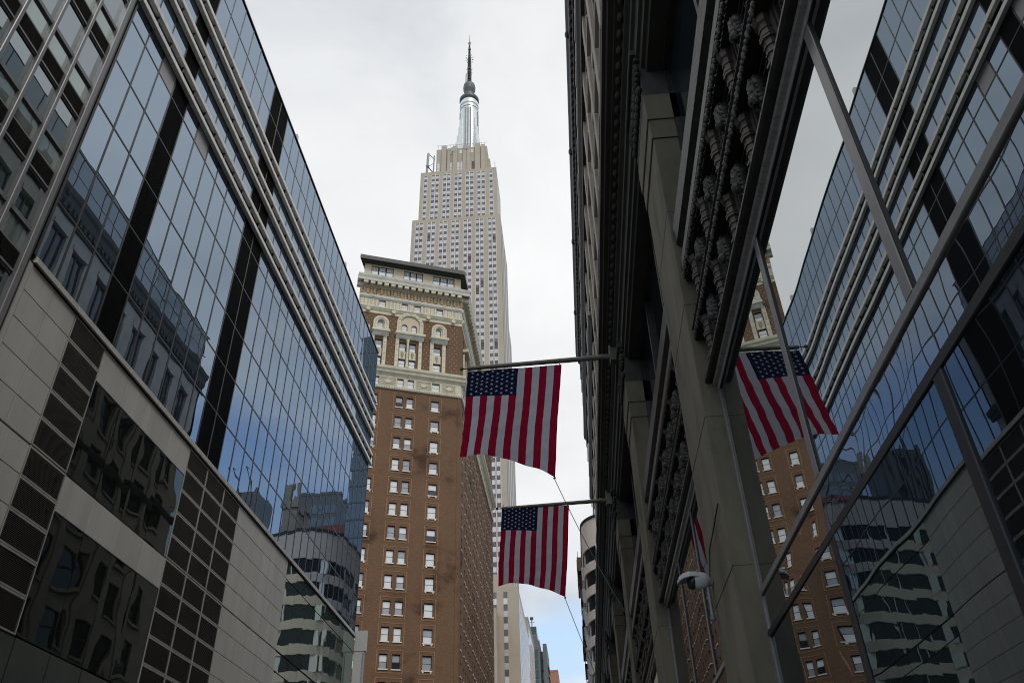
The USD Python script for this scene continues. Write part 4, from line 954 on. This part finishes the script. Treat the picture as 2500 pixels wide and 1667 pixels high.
gt = Thing('blue_glass_tower', (11, 160, 0), 'tall blue glass tower mirrored at the far end of the glass facade', 'tower')
gt.part('glass_shaft', MB().box(6.2, 13.7, 160, 178, 0, 119), M['tower_glass'])
gt.part('roof_box', MB().box(6.8, 13.0, 162, 177, 119.01, 123), M['tower_dark'])
for z in np.arange(40, 116, 3.9): gt.part('floor_line', MB().box(6.1, 13.8, 159.9, 178.1, z, z + 0.35), M['tower_dark'])
ct = Thing('ribbed_tower', (84, 262, 0), 'ribbed blue grey tower with roof cranes mirrored low in the glass facade', 'tower')
ct.part('shaft', MB().box(76, 91, 260, 275, 0, 128), M['tower_dark'])
for x in np.arange(76.4, 91, 2.1): ct.part('rib', MB().box(x, x + 0.9, 259.2, 259.99, 0, 127.5 + 2 * math.sin(x)), M['slate'])
for x in (80, 86): ct.part('crane', MB().tube([(x, 262, 128), (x, 262, 133)], 0.3, 4).tube([(x, 262, 133), (x + 3.2, 262, 139)], 0.22, 4).tube([(x + 3.2, 262, 139), (x + 1.5, 262, 138)], 0.15, 4), M['mast_dark'])
# dark loft building with balconies beyond the banded one
lb = Thing('dark_loft_building', (4, 165, 0), 'dark brown building with projecting balconies peeking out left of the banded building', 'building')
lb.part('wall', MB().box(2.35, 7.8, 161, 178, 0, 60), M['brick_brown'])
for k, z in enumerate(np.arange(22, 60, 3.4)):
    lb.part('balcony', MB().box(1.75 - 0.2 * math.sin(k * 1.3), 2.36, 161.5 + (k % 3), 168, z, z + 1.9), M['brick_brown'])
    lb.part('balcony_rail', MB().box(1.8, 1.9, 161.5, 167, z + 1.92, z + 2.9), M['mullion'])
lb.part('cornice', MB().box(1.6, 7.9, 160.6, 178, 58.0, 60.8), M['brick_brown'])

# ------------------------------------------------------------------ flags
def flagpole(y, z, label, xb=1.62, xt=-2.70, dz=-0.09):
    t = Thing('flagpole', (xb, y, z), label, 'flagpole', None)
    xs = np.linspace(xb, xt + 0.16, 8); pz = z + dz * (xb - xs) / (xb - xt)
    t.part('pole', MB().tube(np.stack([xs, np.full(8, y), pz], 1), np.linspace(0.078, 0.058, 8), 14), M['pole'], smooth=60)
    t.part('finial_stem', MB().tube([(xt + 0.17, y, pz[-1]), (xt + 0.02, y, pz[-1])], 0.018, 6), M['pole'])
    t.part('finial_ball', MB().ball((xt - 0.02, y, pz[-1]), 0.055, 2), M['pole'], smooth=60)
    t.part('wall_bracket', MB().box(xb - 0.05, xb + 0.16, y - 0.14, y + 0.14, z - 0.2, z + 0.22).tube([(xb + 0.02, y, z), (xb - 0.35, y, z)], 0.085, 10).tube([(xb, y + 0.1, z + 0.1), (xb, y + 0.1, z + 0.42)], 0.06, 8), M['pole'])
    return pz
def flag(y, TL, TR, BR, BL, label, seed, sag=0.10):
    """hung from its hoist: TL..TR along the pole, stripes running down"""
    TL, TR, BR, BL = map(np.array, (TL, TR, BR, BL)); r2 = np.random.default_rng(seed)
    t = Thing('flag', tuple(map(float, TL)), label, 'flag')
    ph = r2.uniform(0, 6.28, 6)
    def surf(u, v):
        u = np.asarray(u, float); v = np.asarray(v, float)
        top = TL + (TR - TL) * u[..., None]; bot = BL + (BR - BL) * u[..., None]
        P = top * (1 - v[..., None]) + bot * v[..., None]
        e = 1.9 * u - 0.95
        P[..., 2] += v ** 3 * sag * (1 - (2 * u - 1) ** 2) * 2.4 - 0.012 * np.abs(np.sin(u * 18 * np.pi)) * (1 - v)
        P[..., 1] += 0.07 * v ** 0.7 * np.sin(u * 9 + ph[0] + v * 1.5) + 0.03 * v * np.sin(u * 21 + ph[1] - v * 2) + 0.018 * np.sin(v * 26 + u * 5 + ph[2]) * np.minimum(1, v * 4) + 0.012 * np.sin(v * 47 + u * 11 + ph[4])
        P[..., 0] += 0.02 * v * np.sin(v * 7 + ph[3] + u * 4)
        return P
    def sheet(u0, u1, v0, v1, nu, nv, off=0.0):
        uu, vv = np.meshgrid(np.linspace(u0, u1, nu), np.linspace(v0, v1, nv)); P = surf(uu, vv)
        if off: P = P + np.array([0, off, 0])
        i = np.arange((nu - 1) * (nv - 1)); r_, c_ = i // (nu - 1), i % (nu - 1); q = r_ * nu + c_
        return P.reshape(-1, 3), np.concatenate([np.stack([q, q + 1, q + nu + 1], 1), np.stack([q, q + nu + 1, q + nu], 1)])
    CV = 0.305                                           # canton depth down the fly
    for k in range(13):
        u0, u1 = 1 - (k + 1) / 13, 1 - k / 13
        v0 = CV if k >= 6 else 0.0
        t.part('red_stripe' if k % 2 == 0 else 'white_stripe', MB().add(*sheet(u0, u1, v0, 1.0, 6, 72)), M['red' if k % 2 == 0 else 'white'], smooth=60)
    t.part('canton', MB().add(*sheet(0, 7 / 13, 0, CV, 34, 26)), M['blue'], smooth=60)
    st = MB()
    for row in range(9):
        nn = 6 if row % 2 == 0 else 5
        for j in range(nn):
            # rows of stars run along the fly; here the fly hangs downwards
            uc = (7 / 13) * (row + 1) / 10; vc = CV * ((2 * j + 1) / 12 if nn == 6 else (2 * j + 2) / 12)
            ang = np.arange(10) * math.pi / 5; rad = np.where(np.arange(10) % 2 == 0, 1.0, 0.382) * 0.0195
            du = rad * np.sin(ang) * 1.0; dv = rad * np.cos(ang) * (np.linalg.norm(TR - TL) / np.linalg.norm(BL - TL))
            pu = np.r_[uc, uc + du]; pv = np.r_[vc, vc - dv]
            P = surf(pu, pv)
            for off in (-0.012, 0.012):
                st.add(P + np.array([0, off, 0]), [[0, 1 + i, 1 + (i + 1) % 10] for i in range(10)])
    t.part('stars', st, M['star'])
    gm = MB()
    for u in (0.02, 0.98): gm.tube([surf(np.array([u]), np.array([0.0]))[0], surf(np.array([u]), np.array([0.0]))[0] + np.array([0, 0, 0.12])], 0.012, 5)
    t.part('snap_hook', gm, M['pole'])
    t.part('grommet', MB().ball(surf(np.array([0.995]), np.array([0.995]))[0] + np.array([0, 0, -0.04]), 0.035, 1), M['pole'])
    return surf(np.array([0.995]), np.array([0.998]))[0]
Y1, Y2 = 19.64, 29.0
flagpole(Y1, 14.72, 'nearer bronze flagpole jutting over the street from the stone cornice')
flagpole(Y2, 14.45, 'farther bronze flagpole jutting over the street from the stone cornice', xb=1.62, xt=-2.58)
c1 = flag(Y1, (-0.1290 * Y1, Y1, 14.53), (0.0088 * Y1, Y1, 14.56), (-0.0120 * 18.64, 18.64, 1.6 + .4789 * 18.64), (-0.1392 * 18.7, 18.7, 1.6 + .520 * 18.7), 'nearer and larger American flag hanging from the pole with its stars at upper left', 3)
c2 = flag(Y2, (-0.0830 * Y2, Y2, 1.6 + .4425 * Y2 - 0.03), (0.0051 * Y2, Y2, 1.6 + .4400 * Y2 - 0.03), (-0.0066 * 28.0, 28.0, 1.6 + .3185 * 28.0), (-0.0904 * 28.1, 28.1, 1.6 + .3375 * 28.1), 'farther and lower American flag hanging from the second pole', 11)
def rope(name, p0, p1, sag, r, m, label, cat):
    t = np.linspace(0, 1, 20); P = np.array(p0)[None] * (1 - t[:, None]) + np.array(p1)[None] * t[:, None]; P[:, 2] -= sag * 4 * t * (1 - t)
    return single(name, MB().tube(P, r, 5), M[m], label, cat)
rope('tether_rope', c1 + np.array([0, 0, -0.06]), (1.95, 23.7, 7.82), 0.25, 0.010, 'rope', 'thin pale rope from the corner of the nearer flag to the bronze storefront', 'rope')
rope('tether_rope', c2 + np.array([0, 0, -0.06]), (1.95, 34.0, 5.9), 0.1, 0.012, 'rope', 'thin grey rope running down from the corner of the farther flag', 'rope')
rope('rusty_cable', (1.93, 23.9, 7.6), (0.9, 30.5, 4.6), 0.2, 0.014, 'rusty', 'rust coloured cable sagging away from the anchor on the bronze storefront', 'cable')
# security camera
sc = Thing('security_camera', (1.88, 11.0, 5.2), 'white domed security camera with a hood on the stone pier', 'camera')
hd = MB()
prof = [(1.87, 0.045), (1.84, 0.075), (1.80, 0.105), (1.72, 0.115), (1.66, 0.112)]
ring = lambda x, r_, zc, sq=1.0: [(x, 11.0 + r_ * math.cos(t_), zc + r_ * sq * math.sin(t_)) for t_ in np.linspace(0, 2 * math.pi, 18, endpoint=False)]
def skin(mb, rings):
    n_ = len(rings[0]); v = [p for r_ in rings for p in r_]; f_ = []
    for i in range(len(rings) - 1):
        for j in range(n_):
            q, w = i * n_ + j, i * n_ + (j + 1) % n_; f_ += [[q, w, w + n_], [q, w + n_, q + n_]]
    for j in range(1, n_ - 1): f_ += [[0, j + 1, j], [(len(rings) - 1) * n_, (len(rings) - 1) * n_ + j, (len(rings) - 1) * n_ + j + 1]]
    return mb.add(v, f_)
skin(hd, [ring(x, r_, 5.24) for x, r_ in prof])
sc.part('housing', hd, M['white_sign'], smooth=40)
skin(hb2 := MB(), [ring(1.658, 0.108, 5.235), ring(1.62, 0.10, 5.225), ring(1.585, 0.075, 5.215), ring(1.565, 0.03, 5.21)])
sc.part('lens_dome', hb2, M['frame_black'], smooth=60)
hood = MB(); a_ = np.linspace(0.15, math.pi - 0.15, 14)
v = []
for x, rr, dz in ((1.70, 0.13, 0.0), (1.60, 0.135, 0.0), (1.52, 0.125, -0.012), (1.46, 0.09, -0.03), (1.43, 0.04, -0.05)):
    for t_ in a_: v.append((x, 11.0 + rr * math.cos(t_), 5.25 + dz + rr * 0.85 * math.sin(t_)))
nv_ = len(v); v += [(p[0], 11.0 + (p[1] - 11.0) * 0.95, p[2] - 0.008) for p in v]
f_ = []
for i in range(4):
    for j in range(13):
        q = i * 14 + j; f_ += [[q, q + 1, q + 15], [q, q + 15, q + 14], [nv_ + q, nv_ + q + 15, nv_ + q + 1], [nv_ + q, nv_ + q + 14, nv_ + q + 15]]
hood.add(v, f_)
sc.part('hood', hood, M['white_sign'])
sc.part('bracket_arm', MB().tube([(1.9, 11.0, 5.2), (1.74, 11.0, 5.22)], 0.05, 8).tube([(1.83, 11.0, 5.2), (1.83, 11.0, 4.74)], 0.028, 8).ball((1.83, 11.0, 4.73), 0.04, 1), M['fin'])
sc.part('cable', MB().tube([(1.88, 11.0, 5.28), (1.885, 10.7, 5.55), (1.885, 10.2, 5.62), (1.885, 9.6, 5.72)], 0.009, 5), M['cable'])
